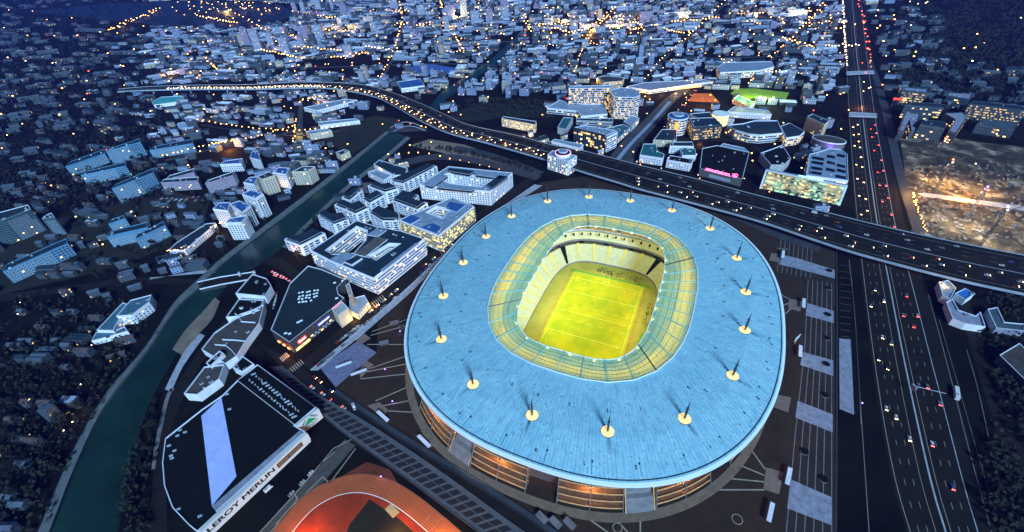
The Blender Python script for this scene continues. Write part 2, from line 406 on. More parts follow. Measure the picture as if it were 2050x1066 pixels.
mb.rings([f(83, 110, 3.0, 10.2), f(86, 113, 3.0, 10.2), f(86, 113, 3.0, 12)], ROOFG)
mb.rings([f(86, 113, 3, 12), f(81.2, 108.2, 3, 12), f(81.2, 108.2, 3, 14.4), f(82, 109, 3, 14.4), f(82, 109, 3, 13.5)], CONC)
mb.build('tier_fronts', st)
# stairs, section dividers on the lower tier, portals in the gap and boxes on the middle tier
def ring_pt(a, b, n, z, t):
    c, s = math.cos(t), math.sin(t); r = (abs(c / a) ** n + abs(s / b) ** n) ** (-1 / n); return Vector((r * c, r * s, z))
AIS = mat('aisle_yellow', (0.62, 0.50, 0.10), 0.8, 0.1, 0.4)
for k in range(36):
    t = 2 * math.pi * (k + .5) / 36; mb = MB()
    a, b = ring_pt(54.4, 80.2, 3.8, -7.4, t), ring_pt(73, 99.5, 3.2, 1.35, t)
    d = (b - a).cross(Vector((0, 0, 1))).normalized() * (1.5 if k not in (6, 12) else 3.0)
    mb.face([a - d * .35, a + d * .35, b + d, b - d], AIS if k not in (6, 12) else ROOFG); mb.build('aisle', st)
for k in range(72):
    t = 2 * math.pi * (k + .5) / 72
    p = ring_pt(79, 105, 3, 12.1, t)
    if p.y > 84: mb = MB(); mb.box((p.x * .975, p.y * .975, 12.1), (1.6, 1.6, 2.6), ROOFG, math.atan2(p.y, p.x)); mb.build('portal', st)
for k in range(24):
    t = 2 * math.pi * (k + .5) / 24
    p = ring_pt(77.5, 103.5, 3.1, 2, t); mb = MB(); mb.box((p.x, p.y, 1.9), (5, 4.0, 3.6), ROOFG, math.atan2(p.y, p.x)); mb.build('portal_block', st)
# hanging loudspeaker clusters under the ring
for k in range(18):
    t = 2 * math.pi * (k + .5) / 18; p = ring_pt(58, 89, 3.6, 30.8, t); mb = MB()
    rz = math.atan2(p.y, p.x)
    mb.box(p, (1.5, 2.2, 2.4), ROOFG, rz); mb.box(p + Vector((0, 0, 1.4)), (.4, 6, .3), ROOFG, rz); mb.tube(p, p + Vector((0, 0, 3.2)), .12, .12, ROOFG, 4); mb.build('speaker_cluster', st)
# pitch bowl
OLIVE = mat('pitch_surround', (0.33, 0.30, 0.04), 0.9, 0.12, 0.08)
def turf():
    m = bpy.data.materials.new('turf'); m.use_nodes = True; nt = m.node_tree; b = nt.nodes['Principled BSDF']; h = N(nt)
    g = nt.nodes.new('ShaderNodeNewGeometry'); sp = nt.nodes.new('ShaderNodeSeparateXYZ'); nt.links.new(g.outputs['Position'], sp.inputs[0])
    n = nt.nodes.new('ShaderNodeTexNoise'); n.inputs['Scale'].default_value = 0.06; n.inputs['Detail'].default_value = 7; n.inputs['Roughness'].default_value = 0.7; nt.links.new(g.outputs['Position'], n.inputs['Vector'])
    mr = nt.nodes.new('ShaderNodeMapRange'); mr.inputs[1].default_value = .35; mr.inputs[2].default_value = .65; nt.links.new(n.outputs['Fac'], mr.inputs[0])
    st_ = h.math('GREATER_THAN', h.math('FRACT', h.math('DIVIDE', sp.outputs[1], 11.0)), 0.5)
    c = h.mix(mr.outputs[0], (0.28, 0.36, 0.004), (0.50, 0.44, 0.004)); c = h.mix(h.math('MULTIPLY', st_, 0.12), c, (0.22, 0.30, 0.004))
    nt.links.new(c, b.inputs['Base Color']); b.inputs['Roughness'].default_value = 1; b.inputs['Specular IOR Level'].default_value = 0.1; return m
TURF = turf()
mb = MB(); mb.poly([SE(56, 82, 3.8, -10.02, 96)], -10.02, OLIVE); mb.build('pitch_surround', kind='structure')
mb = MB(); q = [(-38, -58), (38, -58), (38, 61), (-38, 61)]; mb.poly([q], -10.0, TURF); mb.build('pitch', kind='structure')
mb = MB(); ARTG = mat('bright_turf', (0.16, 0.30, 0.01), 1, 0.2, 0.2)
mb.poly([[(-41, 58.5), (43, 58.5), (43, 62.5), (-41, 62.5)]], -9.994, ARTG)
mb.poly([[(44, -42), (51, -42), (51, -4), (46, -4)]], -9.994, ARTG); mb.build('bright_turf_strip', kind='structure')
mb = MB(); BRN = mat('touch_strip', (0.33, 0.25, 0.03), 1, .2, .2)
for x in (-40.3, 37.2): mb.poly([[(x, -58), (x + 3.1, -58), (x + 3.1, 58.3), (x, 58.3)]], -9.988, BRN)
mb.build('touch_strip', kind='structure')
mb = MB(); LW = mat('pitch_line', (0.72, 0.70, 0.20), 0.9, 0); z = -9.98
def ln(a, b, w=.22): line_w(mb, [Vector((*a, z)), Vector((*b, z))], w, LW)
for y in (-50, -28, 0, 28, 50, 59, -57): ln((-35, y), (35, y), .3)
for x in (-35, 35): ln((x, -57), (x, 59), .3)
for y in (-10, 10):
    for k in range(7): ln((-33 + k * 10, y), (-27 + k * 10, y))
for x in (-30, 30, -20, 20):
    for y in (-45, -28, -10, 0, 10, 28, 45): ln((x, y - 2), (x, y + 2)); ln((x - 1, y), (x + 1, y), .15)
mb.build('pitch_markings', kind='structure')
# rugby posts at the far end
gp = empty('rugby_posts', (0, 50, -10), 'pale H shaped rugby goal posts at the far end of the pitch', 'goal posts')
for sx in (-2.8, 2.8):
    mb = MB(); mb.tube((sx, 50, -10), (sx, 50, 4), .18, .12, LW, 6); mb.build('post', gp)
mb = MB(); mb.tube((-2.8, 50, -7), (2.8, 50, -7), .12, .12, LW, 6); mb.build('crossbar', gp)
# floodlights of the inner edge (the lit lamps the photograph shows)
FL = mat('floodlight_face', (1, 1, 1), 0.5, 0, emit=(1.0, 0.93, 0.75), es=7)
for k in range(60):
    t = 2 * math.pi * (k + .5) / 60; p = ring_pt(54.9, 86.1, 3.66, 33.3, t); mb = MB()
    mb.box(p, (.5, 1.9, .8), FL if k % 2 else STEEL, math.atan2(p.y / 1.3, p.x)); mb.build('floodlight', st)
def lamp(kind, loc, energy, col, parent=None, aim=None, size=None, angle=None, name='lamp_light'):
    l = bpy.data.lights.new(name, kind); l.energy = energy; l.color = col
    if kind == 'AREA': l.size = size or 4
    elif kind in ('POINT', 'SPOT'): l.shadow_soft_size = size or 1
    if kind == 'SPOT': l.spot_size = angle or R(100); l.spot_blend = .5
    o = bpy.data.objects.new(name, l); C.objects.link(o); o.location = loc
    if aim is not None: o.rotation_euler = (Vector(aim) - Vector(loc)).to_track_quat('-Z', 'Y').to_euler()
    if parent:
        o.parent = parent; o.location = Vector(loc) - parent.location
    return o
for k in range(16):
    t = 2 * math.pi * (k + .5) / 16; p = ring_pt(57, 88, 3.4, 31, t)
    lamp('SPOT', p, 34000, (1.0, .93, .50), aim=(-p.x * .35, -p.y * .35, -10), size=2, angle=R(105), name='floodlight_lamp')
for k in range(64):
    t = 2 * math.pi * k / 64; p = ring_pt(74, 98, 2.9, 27.0, t); lamp('POINT', p, 1900, (1.0, .70, .18), size=2.5, name='added_ring_light')  # added lights that make the glass ring glow yellow from below
for k in range(32):
    t = 2 * math.pi * (k + .5) / 32; p = ring_pt(63, 91.5, 3.2, 26, t); lamp('POINT', p, 1500, (.55, .95, .42), size=2.5, name='added_ring_light')  # added green lights that tint the inner part of the glass ring

# masts: spindle, cross head, base disc, stays
MBASE = [(973.2, 474.1), (927.6, 526), (887.7, 593), (883.6, 679.8), (1474.7, 517.3), (1492.6, 585.5), (1490.9, 661.5), (1466.6, 752.7), (1065.2, 832.2), (1216.3, 864.8), (1370, 839), (1024.2, 433.4), (1096.2, 403.4), (1178.9, 394.2), (1261.9, 401.7), (1345, 421.3), (1421.6, 457.6), (947, 770.4)]
CABLE = mat('stay_cable', (0.40, 0.55, 0.62), 0.5, 0)
MAST_SHADOW = bpy.data.materials.new('mast_shadow_sheet'); MAST_SHADOW.use_nodes = True  # mast shadow painted as a dark sheet with fading alpha
_nt = MAST_SHADOW.node_tree; _b = _nt.nodes['Principled BSDF']; _b.inputs['Base Color'].default_value = (0.02, 0.06, 0.12, 1); _b.inputs['Roughness'].default_value = .6
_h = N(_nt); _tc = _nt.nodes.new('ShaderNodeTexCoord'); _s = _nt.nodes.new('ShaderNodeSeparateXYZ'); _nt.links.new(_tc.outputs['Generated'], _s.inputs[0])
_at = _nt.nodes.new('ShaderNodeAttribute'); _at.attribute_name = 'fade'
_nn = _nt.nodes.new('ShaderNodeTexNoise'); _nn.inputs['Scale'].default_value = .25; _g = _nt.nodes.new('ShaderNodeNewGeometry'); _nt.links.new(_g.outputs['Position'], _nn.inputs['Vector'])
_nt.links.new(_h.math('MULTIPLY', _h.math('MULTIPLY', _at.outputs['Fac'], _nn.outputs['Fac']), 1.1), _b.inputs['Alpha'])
def roof_z(x, y):
    r = math.hypot(x, y); t = math.atan2(y, x)
    a, b, c = (ring_pt(*q, 0, t).length for q in ((151.15, 172.8, 2.407), (125, 147, 2.43), (83.6, 106.3, 2.71)))
    return 27 + 4.5 * (a - r) / (a - b) if r > b else 31.5 + 3.1 * (b - r) / (b - c)
for k, (px, py) in enumerate(MBASE):
    g = G(px, py, 31.8); z0 = roof_z(g.x, g.y); o = Vector((g.x, g.y, 1)); n = Vector((g.x, g.y * .75, 0)).normalized(); s = Vector((-n.y, n.x, 0))
    base = Vector((g.x, g.y, z0)); tilt = n * .012
    mb = MB(); H = 19.6; axis = lambda h: base + Vector((0, 0, h)) + tilt * h
    for h0, r0, h1, r1 in ((0, .35, 3, .75), (3, .75, 7.5, .9), (7.5, .9, 12, .65), (12, .65, 15, .38), (15, .38, H, .08)): mb.tube(axis(h0), axis(h1), r0, r1, STEEL, 8, False)
    for v in (n, -n, s, -s): mb.tube(axis(12.6), axis(11.4) + v * 1.9, .22, .10, STEEL, 5)
    m = mb.build('mast', st)
    mb = MB(); nseg = 24; hub = axis(.85)
    for q in range(nseg):
        a0, a1 = 2 * math.pi * q / nseg, 2 * math.pi * (q + 1) / nseg
        f0, f1 = (Vector((math.cos(a) * 4.3, math.sin(a) * 4.3, 0)) for a in (a0, a1))
        mb.face([hub, base + f0 + Vector((0, 0, .55)), base + f1 + Vector((0, 0, .55))], DISC)
        mb.face([base + f0 - Vector((0, 0, .3)), base + f1 - Vector((0, 0, .3)), base + f1 + Vector((0, 0, .55)), base + f0 + Vector((0, 0, .55))], STEEL)
        if q % 3 == 0: mb.tube(hub + Vector((0, 0, .05)), base + f0 + Vector((0, 0, .62)), .07, .07, STEEL, 3, False)
    mb.build('base_disc', m, at=Vector((0, 0, 0)))
    for v, L in ((-n * 24 + s * 7, 0), (-n * 24 - s * 7, 0), (n * 19, 0)):
        e = Vector((g.x, g.y, 0)) + v; e.z = roof_z(e.x, e.y) + .1; mb = MB(); mb.tube(axis(11.6), e, .09, .09, CABLE, 3, False); mb.build('stay_cable', m, at=Vector((0, 0, 0)))
    # mast shadow painted on a thin sheet from the disc outward
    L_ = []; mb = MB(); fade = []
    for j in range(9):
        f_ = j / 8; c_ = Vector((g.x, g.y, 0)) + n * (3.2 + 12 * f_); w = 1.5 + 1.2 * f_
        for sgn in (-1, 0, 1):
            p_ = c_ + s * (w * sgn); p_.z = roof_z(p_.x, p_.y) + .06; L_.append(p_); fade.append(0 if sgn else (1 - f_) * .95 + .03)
    mb.v = [tuple(p_) for p_ in L_]; mi_ = mb.mi(MAST_SHADOW)
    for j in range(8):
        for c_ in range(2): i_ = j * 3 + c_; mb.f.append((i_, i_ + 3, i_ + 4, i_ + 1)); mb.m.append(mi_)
    ob = mb.build('mast_shadow_sheet', m, at=Vector((0, 0, 0))); at_ = ob.data.attributes.new('fade', 'FLOAT', 'POINT'); at_.data.foreach_set('value', fade)
# small vents and dark drain boxes on the roof
for ring_i, (a, b, n, cnt, off) in enumerate(((143, 164.5, 2.41, 36, .3), (106, 128, 2.55, 36, .8), (115, 137, 2.5, 18, .1))):
    for k in range(cnt):
        if random.random() < .22: continue
        t = 2 * math.pi * (k + off + random.uniform(-.15, .15)) / cnt; p = ring_pt(a, b, n, 0, t); z0 = roof_z(p.x, p.y); mb = MB(); rz = math.atan2(p.y, p.x)
        mb.box((p.x, p.y, z0 + .3), (random.uniform(1.0, 2.6), random.uniform(.5, 1.1), .7), STEEL, rz + random.uniform(-.3, .3))
        mb.box((p.x, p.y, z0 + .7), (.5, .5, .2), EDGEW, rz); mb.build('roof_vent', st)
for k in range(36):
    t = 2 * math.pi * (k + .5) / 36; n_ = ring_pt(148, 169.8, 2.407, 0, t); i_ = ring_pt(141, 162.5, 2.41, 0, t); mb = MB()
    n_.z = roof_z(n_.x, n_.y) + .25; i_.z = roof_z(i_.x, i_.y) + .25; mb.tube(n_, i_, .3, .18, FRAMEM, 4); mb.box(i_, (1.4, .7, .6), STEEL, t); mb.build('roof_rib', st)
# forecourt ring, facade galleries and ramps
mb = MB(); mb.rings([SE(152.6, 186, 2.4, .45, K), SE(147.4, 180.4, 2.4, .45, K)], PLAZAR); mb.rings([SE(152.6, 186, 2.4, 0, K), SE(152.6, 186, 2.4, .45, K)], PLAZAR); mb.build('forecourt_kerb', kind='structure')
mb = MB(); mb.rings([SE(147.4, 180.4, 2.4, .2, K), SE(118, 140, 2.5, .2, K)], PLAZA); mb.build('undercroft_floor', st)
mb = MB(); mb.rings([SE(121, 144, 2.5, .2, K), SE(128, 151, 2.5, 26, K)], BROWN); mb.build('back_wall', st)
TREAD = mat('gallery_floor', (0.12, 0.07, 0.035), .8, .3, .3)
GAL_GLOW = mat('gallery_glow_wall', (0.3, 0.15, 0.05), .8, 0.3, .4, emit=(1.0, 0.36, 0.04), es=1.6)  # wall glows by itself in place of light inside the galleries
GAL = mat('gallery_slab', (0.55, 0.32, 0.14), 0.75, 0.25, 0.3)
for k in range(36):
    t0, t1 = 2 * math.pi * k / 36, 2 * math.pi * (k + 1) / 36
    def seg(a, b, n, z, f=0.0, g_=1.0, m_=6): return [ring_pt(a, b, n, z, t0 + (t1 - t0) * (f + (g_ - f) * j / (m_ - 1))) for j in range(m_)]
    mb = MB()
    if k % 2 == 0:      # four stepped open galleries
        for lv in range(4):
            G0, G1 = -.17, 1.17
            s_ = lv / 4; a_, b_ = 146.5 - 5 * s_, 179 - 8 * s_; z_ = 2.6 + 4.9 * lv
            i0 = seg(a_ - 6.5, b_ - 6.5, 2.4, z_, G0, G1); o0 = seg(a_, b_, 2.4, z_, G0, G1)
            o1 = seg(a_, b_, 2.4, z_ + .7, G0, G1); o2 = seg(a_ - .4, b_ - .4, 2.4, z_ + .7, G0, G1); ol = seg(a_, b_, 2.4, z_ - .4, G0, G1); il = seg(a_ - 6.5, b_ - 6.5, 2.4, z_ - .6, G0, G1)
            lb_ = seg(a_ - 5.9, b_ - 5.9, 2.4, z_ + .1, G0 + .02, G1 - .02); lt_ = seg(a_ - 5.9, b_ - 5.9, 2.4, z_ + 2.6, G0 + .02, G1 - .02)
            wl_ = MB(); wl_.rings([lb_, lt_], GAL_GLOW, closed=False); wl_.build('glowing_back_wall', st)
            mb.rings([il, ol, o1, o2, [p - Vector((0, 0, .68)) for p in o2]], GAL, closed=False); mb.rings([[p - Vector((0, 0, .68)) for p in o2], i0], TREAD, closed=False)
        mb.build('gallery', st)
        for f_ in (-.16, .5, 1.16):
            a_, b_ = seg(147.5, 180.5, 2.4, .4, f_, f_, 2)[0], seg(141, 170, 2.4, 24.4, f_, f_, 2)[0]; mm = MB(); mm.tube(a_, b_, .3, .3, CONCD, 5); mm.build('raking_column', st)
        p_ = seg(133, 160, 2.4, 15, .5, .5, 2)[0]
        if p_.y < 20:
            for hz in (5.0, 14.0):
                p_ = seg(143 - hz * .3, 174 - hz * .42, 2.4, hz + 2.2, .5, .5, 2)[0]; lamp('POINT', p_, 15000, (1.0, .42, .10), size=.6, name='gallery_lamp')
    elif k % 4 == 1:    # pale stair ramp
        mb.rings([seg(148, 181, 2.4, .5, .2, .8), seg(144, 175, 2.4, 7.5, .2, .8), seg(142, 172, 2.4, 7.5, .2, .8), seg(136, 164, 2.4, 22, .2, .8)], CONCD, closed=False)
        for f_ in (.2, .79): mb.rings([seg(148, 181, 2.4, .6, f_, f_ + .02, 2), seg(144, 175, 2.4, 8.4, f_, f_ + .02, 2), seg(136, 164, 2.4, 23, f_, f_ + .02, 2)], GAL, closed=False)
        mb.build('stair_ramp', st)
    else:
        mb.rings([seg(138, 168, 2.4, .4, .05, .95), seg(134, 160, 2.4, 10, .05, .95), seg(129, 152.6, 2.4, 24, .05, .95)], BROWN, closed=False); mb.build('recessed_bay', st)

# ------------------------------------------------------------------ forecourt and its lines
mb = MB()
mb.poly([[G(*p) for p in ((672, 779), (792, 861), (850, 899), (1020, 1005), (1150, 1090), (1400, 1160), (1560, 1160), (1575, 1066), (1600, 900), (1618, 700), (1610, 560), (1562, 470), (1440, 405), (1300, 372), (1180, 352), (1085, 365), (1000, 408), (930, 462), (820, 577), (756, 650), (754, 706))], ringo], .008, PLAZA)
mb.build('forecourt', kind='structure')
mb = MB()
RAD = [((741, 738), (820, 711)), ((733, 745), (818, 728)), ((722, 759), (824, 748)), ((752, 803), (828, 770)), ((765, 813), (838, 799)), ((778, 823), (848, 827)), ((745, 664), (814, 640)), ((742, 672), (814, 652)), ((735, 690), (814, 690)), ((842, 865), (870, 858)), ((858, 877), (893, 882)), ((872, 890), (918, 907)),
       ((1078, 994), (1145, 1045)), ((1140, 1012), (1225, 1072)), ((1219, 1024), (1262, 1072)), ((1282, 1024), (1282, 1072)), ((1427, 981), (1530, 981)), ((1457, 958), (1530, 965)), ((1484, 933), (1530, 952)), ((1506, 904), (1532, 940)), ((1555, 497), (1578, 500)), ((1563, 590), (1582, 600)), ((1568, 612), (1582, 606)), ((1571, 630), (1584, 618)), ((1010, 960), (1040, 985))]
for a, b in RAD: line_px(mb, [a, b], .9, WHITEL, .02)
for (cx, cy, rx) in ((804, 655, 6), (1236, 1057, 9), (1476, 1040, 10)):
    c_ = G(cx, cy, .02); r_ = (G(cx + rx, cy, .02) - c_).length
    for q in range(28):
        a0, a1 = 2 * math.pi * q / 28, 2 * math.pi * (q + 1) / 28; line_w(mb, [c_ + Vector((math.cos(a0) * r_, math.sin(a0) * r_, 0)), c_ + Vector((math.cos(a1) * r_, math.sin(a1) * r_, 0))], .5, WHITEL)
mb.build('forecourt_markings', kind='structure')

occ(ringo)
def occpx(pts): occ([G(*p) for p in pts])
occpx([(560, 1170), (590, 1010), (735, 900), (1000, 1060), (1100, 1170)])
occpx([(672, 779), (850, 899), (1150, 1090), (1400, 1170), (1560, 1170), (1610, 700), (1562, 470), (1440, 405), (1300, 372), (1180, 352), (1085, 365), (930, 462), (820, 577), (720, 675)])
occpx([(1672, 500), (1730, 505), (1780, 1170), (1670, 1170)]); occpx([(540, 740), (700, 876), (560, 1060), (470, 1170), (380, 1060), (620, 860)])
# ------------------------------------------------------------------ canal
WATER = mat('canal_water', (0.009, 0.027, 0.019), 0.22, 0.5, 0.02, spec=0.6)
QUAY = mat('quay_stone', (0.10, 0.12, 0.13), 0.85, 0.3, 0.15)
strip('canal_water', [(60, 1160), (103, 1066), (151, 940), (213, 813), (299, 700), (356, 616), (404, 571), (449, 525), (520, 471), (590, 418), (679, 349), (750, 290), (781, 264)],
      [(200, 1160), (236, 1066), (262, 933), (295, 817), (351, 714), (378, 680), (404, 644), (430, 605), (465, 560), (520, 530), (566, 495), (637, 426), (700, 368), (760, 322), (815, 274)], WATER, .006, n=80)
strip('canal_water', [(846, 232), (858, 216), (868, 203), (880, 190), (890, 180), (973, 126), (1000, 104), (1030, 76), (1060, 46)], [(868, 236), (878, 218), (890, 202), (902, 192), (915, 182), (990, 131), (1012, 108), (1040, 79), (1068, 48)], WATER, .006, n=40)
def quay(L, Rr, nm='quay'):
    return strip(nm, L, Rr, QUAY, 1.0, thick=1.0, n=70)
quay([(30, 1160), (75, 1066), (137, 923), (202, 803), (288, 700), (345, 612), (392, 566), (440, 522), (512, 467), (582, 414), (672, 345), (745, 287), (775, 263)],
     [(56, 1160), (100, 1066), (149, 940), (211, 813), (297, 700), (354, 616), (402, 571), (447, 525), (518, 471), (588, 418), (677, 349), (748, 290), (779, 264)])
quay([(566, 495), (637, 426), (700, 368), (760, 322), (815, 274)], [(572, 497), (643, 428), (706, 370), (765, 324), (821, 276)])
# towpath road along the right bank
strip('bank_road', [(300, 1160), (300, 1066), (312, 900), (345, 790), (400, 700), (450, 640), (500, 565)], [(345, 1160), (335, 1066), (335, 900), (365, 800), (418, 705), (470, 640), (520, 565)], ASPH, .02)
strip('bank_earth', [(345, 700), (372, 660), (408, 622), (430, 596)], [(365, 712), (395, 672), (424, 640), (440, 604)], TAN, .03)
strip('bank_path', [(330, 780), (352, 735), (372, 700), (400, 668)], [(343, 785), (362, 742), (384, 708), (410, 672)], CONC, .04)
strip('bank_path', [(303, 940), (312, 880), (330, 800), (342, 778)], [(310, 940), (320, 880), (338, 800), (350, 778)], CONCD, .04)

# ------------------------------------------------------------------ roads at ground level
strip('avenue', [(600, 730), (640, 694), (700, 640), (745, 600), (790, 568), (850, 517), (900, 474), (960, 424), (1005, 392), (1060, 355)],
      [(622, 742), (668, 704), (712, 668), (760, 626), (822, 572), (876, 520), (925, 476), (978, 432), (1020, 405), (1072, 370)], ASPH, .012)
strip('sidewalk', [(622, 742), (668, 704), (712, 668), (760, 626), (822, 572), (876, 520), (925, 476), (978, 432), (1020, 405), (1072, 370)],
      [(636, 742), (678, 707), (720, 674), (768, 633), (830, 578), (882, 525), (930, 482), (984, 438), (1026, 410), (1085, 372)], CONC, .13, thick=.13)
strip('street', [(520, 690), (568, 738), (648, 806), (740, 870), (878, 968), (1020, 1072), (1100, 1130)], [(590, 722), (628, 756), (664, 786), (780, 866), (842, 905), (1010, 1010), (1120, 1085)], ASPH, .012)
strip('sidewalk', [(664, 786), (780, 866), (842, 905), (1010, 1010), (1120, 1085)], [(674, 780), (790, 858), (852, 897), (1022, 1002), (1132, 1076)], ASPH2, .13, thick=.13)
PROM = mat('promenade_paving', (0.075, 0.085, 0.10), 0.8, 0.25, 0.15)
o, L, Rr = strip('promenade', [(540, 735), (585, 775), (648, 836), (700, 878), (800, 950), (957, 1066), (1040, 1130)], [(565, 733), (624, 782), (680, 815), (740, 850), (878, 942), (1020, 1045), (1110, 1105)], PROM, .10, n=80, thick=.1)
PIT = mat('tree_pit_slab', (0.013, 0.013, 0.013), 0.9, 0.3, 0.3)
mb = MB()
for k in range(6, 78):
    if k % 2: continue
    a, b = L[k], Rr[k]; a2, b2 = L[k + 1], Rr[k + 1]; up_ = Vector((0, 0, .02))
    for f0, f1 in ((.2, .5), (.53, .82)): mb.face([a.lerp(b, f0) + up_, a.lerp(b, f1) + up_, a.lerp(b, f1).lerp(a2.lerp(b2, f1), 1.45) + up_, a.lerp(b, f0).lerp(a2.lerp(b2, f0), 1.45) + up_][::-1], PIT)
mb.build('promenade_slabs', kind='structure')
strip('street', [(690, 640), (640, 600), (600, 570), (560, 540), (520, 525)], [(700, 628), (660, 596), (610, 556), (575, 525), (540, 512)], ASPH, .016)
strip('avenue', [(1210, 330), (1246, 283), (1290, 240), (1330, 200), (1362, 178)], [(1262, 342), (1282, 290), (1318, 246), (1350, 205), (1384, 178)], ASPH2, .012)
strip('tram_lane', [(1232, 320), (1255, 292), (1300, 246), (1338, 203)], [(1240, 322), (1264, 292), (1308, 246), (1345, 204)], ROOFP, .03)
strip('street', [(1395, 372), (1405, 330), (1400, 290), (1380, 262)], [(1408, 374), (1414, 330), (1408, 290), (1388, 262)], ASPH, .012)
strip('street', [(1510, 392), (1520, 340), (1515, 300), (1440, 275), (1280, 285)], [(1530, 398), (1535, 340), (1528, 300), (1440, 283), (1280, 292)], ASPH, .014)
strip('street', [(590, 292), (594, 250), (598, 215), (600, 180)], [(606, 292), (606, 250), (606, 215), (606, 180)], ASPH2, .012)
strip('street', [(0, 590), (140, 572), (270, 556), (400, 560)], [(0, 604), (140, 584), (270, 570), (402, 570)], ASPH, .012)
strip('park_path', [(300, 560), (380, 545), (430, 540)], [(300, 556), (380, 550), (430, 546)], CONC, .02)
strip('street', [(820, 330), (880, 320), (960, 330), (1040, 352), (1072, 362)], [(815, 318), (880, 308), (965, 318), (1050, 342), (1085, 352)], ASPH2, .012)
ground_poly('bare_ground', [(818, 292), (860, 279), (930, 290), (1000, 316), (1050, 332), (1030, 342), (960, 325), (880, 305)], TAN, .006)
ground_poly('meadow', [(640, 275), (745, 232), (800, 238), (790, 256), (700, 312)], GRASS, .006)
ground_poly('meadow', [(890, 235), (960, 205), (1090, 212), (1110, 235), (1000, 236), (950, 245)], GRASS, .006)
ground_poly('meadow', [(0, 470), (150, 430), (330, 380), (420, 402), (400, 470), (220, 540), (0, 590)], GRASS, .005)
ground_poly('park_water', [(60, 24), (200, 8), (420, 2), (560, 10), (600, 30), (500, 60), (380, 55), (200, 40)], mat('blue_field', (0.010, 0.022, 0.055), .6, .3, .01), .006)
ground_poly('blue_field', [(820, 135), (860, 128), (915, 137), (905, 148), (835, 150)], mat('blue_court', (0.05, 0.11, 0.35), .7, .2, .05), .006)

CITY_ST = ([(604, 176), (580, 120), (540, 70), (470, 30), (430, 2)], [(1290, 166), (1330, 118), (1395, 62), (1450, 8)], [(1500, 170), (1560, 104), (1625, 40), (1650, 4)], [(764, 160), (792, 104), (806, 44), (800, 2)], [(930, 110), (900, 60), (880, 4)], [(1150, 150), (1170, 90), (1230, 20)], [(330, 160), (480, 140), (700, 134), (900, 128), (1150, 136), (1400, 118), (1680, 112)], [(420, 90), (700, 78), (1000, 84), (1300, 72), (1680, 66)], [(400, 250), (480, 262), (590, 272), (680, 262)], [(330, 322), (420, 300), (520, 282), (590, 262)])
for q in CITY_ST: strip('city_street', [(x - 2.5, y - 1) for x, y in q], [(x + 2.5, y + 1) for x, y in q], ASPH2, .012)
# ------------------------------------------------------------------ motorways
LOWE = [(235, 184), (300, 181), (400, 179), (500, 179), (628, 176), (689, 181), (750, 194), (787, 211), (838, 240), (899, 267), (973, 286), (1030, 302), (1098, 322), (1169, 345), (1236, 365), (1285, 380), (1392, 408), (1520, 443), (1639, 483), (1714, 507), (1821, 536), (1928, 563), (2050, 589), (2200, 620)]
UPE = [(238, 179), (300, 174), (400, 171), (500, 170), (601, 165), (703, 168), (753, 176), (821, 199), (882, 226), (936, 250), (1017, 268), (1060, 279), (1105, 291), (1160, 301), (1216, 315), (1290, 334), (1405, 362), (1520, 393), (1650, 425), (1750, 450), (1857, 474), (1950, 493), (2050, 512), (2200, 540)]
DECK = mat('motorway_asphalt', (0.012, 0.011, 0.008), 0.85, 0.3, 0.06, spec=.1)
PARAP = mat('motorway_parapet', (0.30, 0.36, 0.44), 0.7, 0.2, 0.1)
ZD = 9.0
mwy, ML, MU = strip('elevated_motorway', LOWE, UPE, DECK, ZD, thick=1.8, n=150, side=PARAP)
mb = MB()
for f, m_, w in ((.5, PARAP, .8),): line_w(mb, [a.lerp(b, f) + Vector((0, 0, .02)) for a, b in zip(ML, MU)], w, m_)
for f in (.1, .9): line_w(mb, [a.lerp(b, f) + Vector((0, 0, .02)) for a, b in zip(ML, MU)], .3, WHITEL)
for f in (.22, .34, .66, .78):
    for k in range(0, 149, 2):
        a, b = ML[k].lerp(MU[k], f), ML[k + 1].lerp(MU[k + 1], f)
        line_w(mb, [a + Vector((0, 0, .02)), a.lerp(b, .5) + Vector((0, 0, .02))], .25, WHITEL)
mb.build('motorway_markings', kind='structure')
for k in range(3, 148, 4):
    if ML[k].x > 160: continue
    if P(ML[k])[0] > 1080 and P(ML[k])[0] < 1500: continue
    mb = MB()
    for f in (.25, .75): q = ML[k].lerp(MU[k], f); mb.box((q.x, q.y, ZD / 2 - 1), (2.2, 2.2, ZD - 2), CONC, .6)
    q = ML[k].lerp(MU[k], .5); mb.box((q.x, q.y, ZD - 2.2), (1.8, (MU[k] - ML[k]).length * .8, 1.0), CONC, math.atan2((MU[k] - ML[k]).y, (MU[k] - ML[k]).x) - math.pi / 2)
    mb.build('viaduct_pier', kind='structure')
# lower slip road beside the viaduct
strip('slip_road', [(900, 300), (960, 312), (1030, 338), (1075, 352)], [(915, 292), (975, 304), (1040, 326), (1090, 345)], ASPH2, .05)
strip('slip_road', [(1190, 352), (1300, 386), (1420, 420), (1500, 452), (1560, 478), (1640, 505)], [(1200, 345), (1310, 378), (1425, 410), (1510, 442), (1570, 468), (1645, 492)], ASPH2, .06)
A1L = [(1684, -10), (1689, 80), (1694, 152), (1699, 250), (1706, 360), (1712, 430), (1725, 560), (1742, 700), (1764, 850), (1790, 980), (1820, 1080), (1840, 1160)]
A1R = [(1732, -10), (1742, 80), (1752, 152), (1768, 250), (1792, 360), (1812, 450), (1848, 560), (1888, 700), (1932, 850), (1968, 980), (1998, 1080), (2020, 1160)]
mo, AL, AR = strip('motorway', A1L, A1R, DECK, .02, n=120)
A1J = AR
mb = MB(); up_ = Vector((0, 0, .02))
for f, w, m_ in ((.04, .4, WHITEL), (.33, .3, WHITEL), (.44, 1.0, CONC), (.50, .35, WHITEL), (.80, .5, CONC)):
    line_w(mb, [a.lerp(b, f) + up_ for a, b in zip(AL, AR)], w, m_)
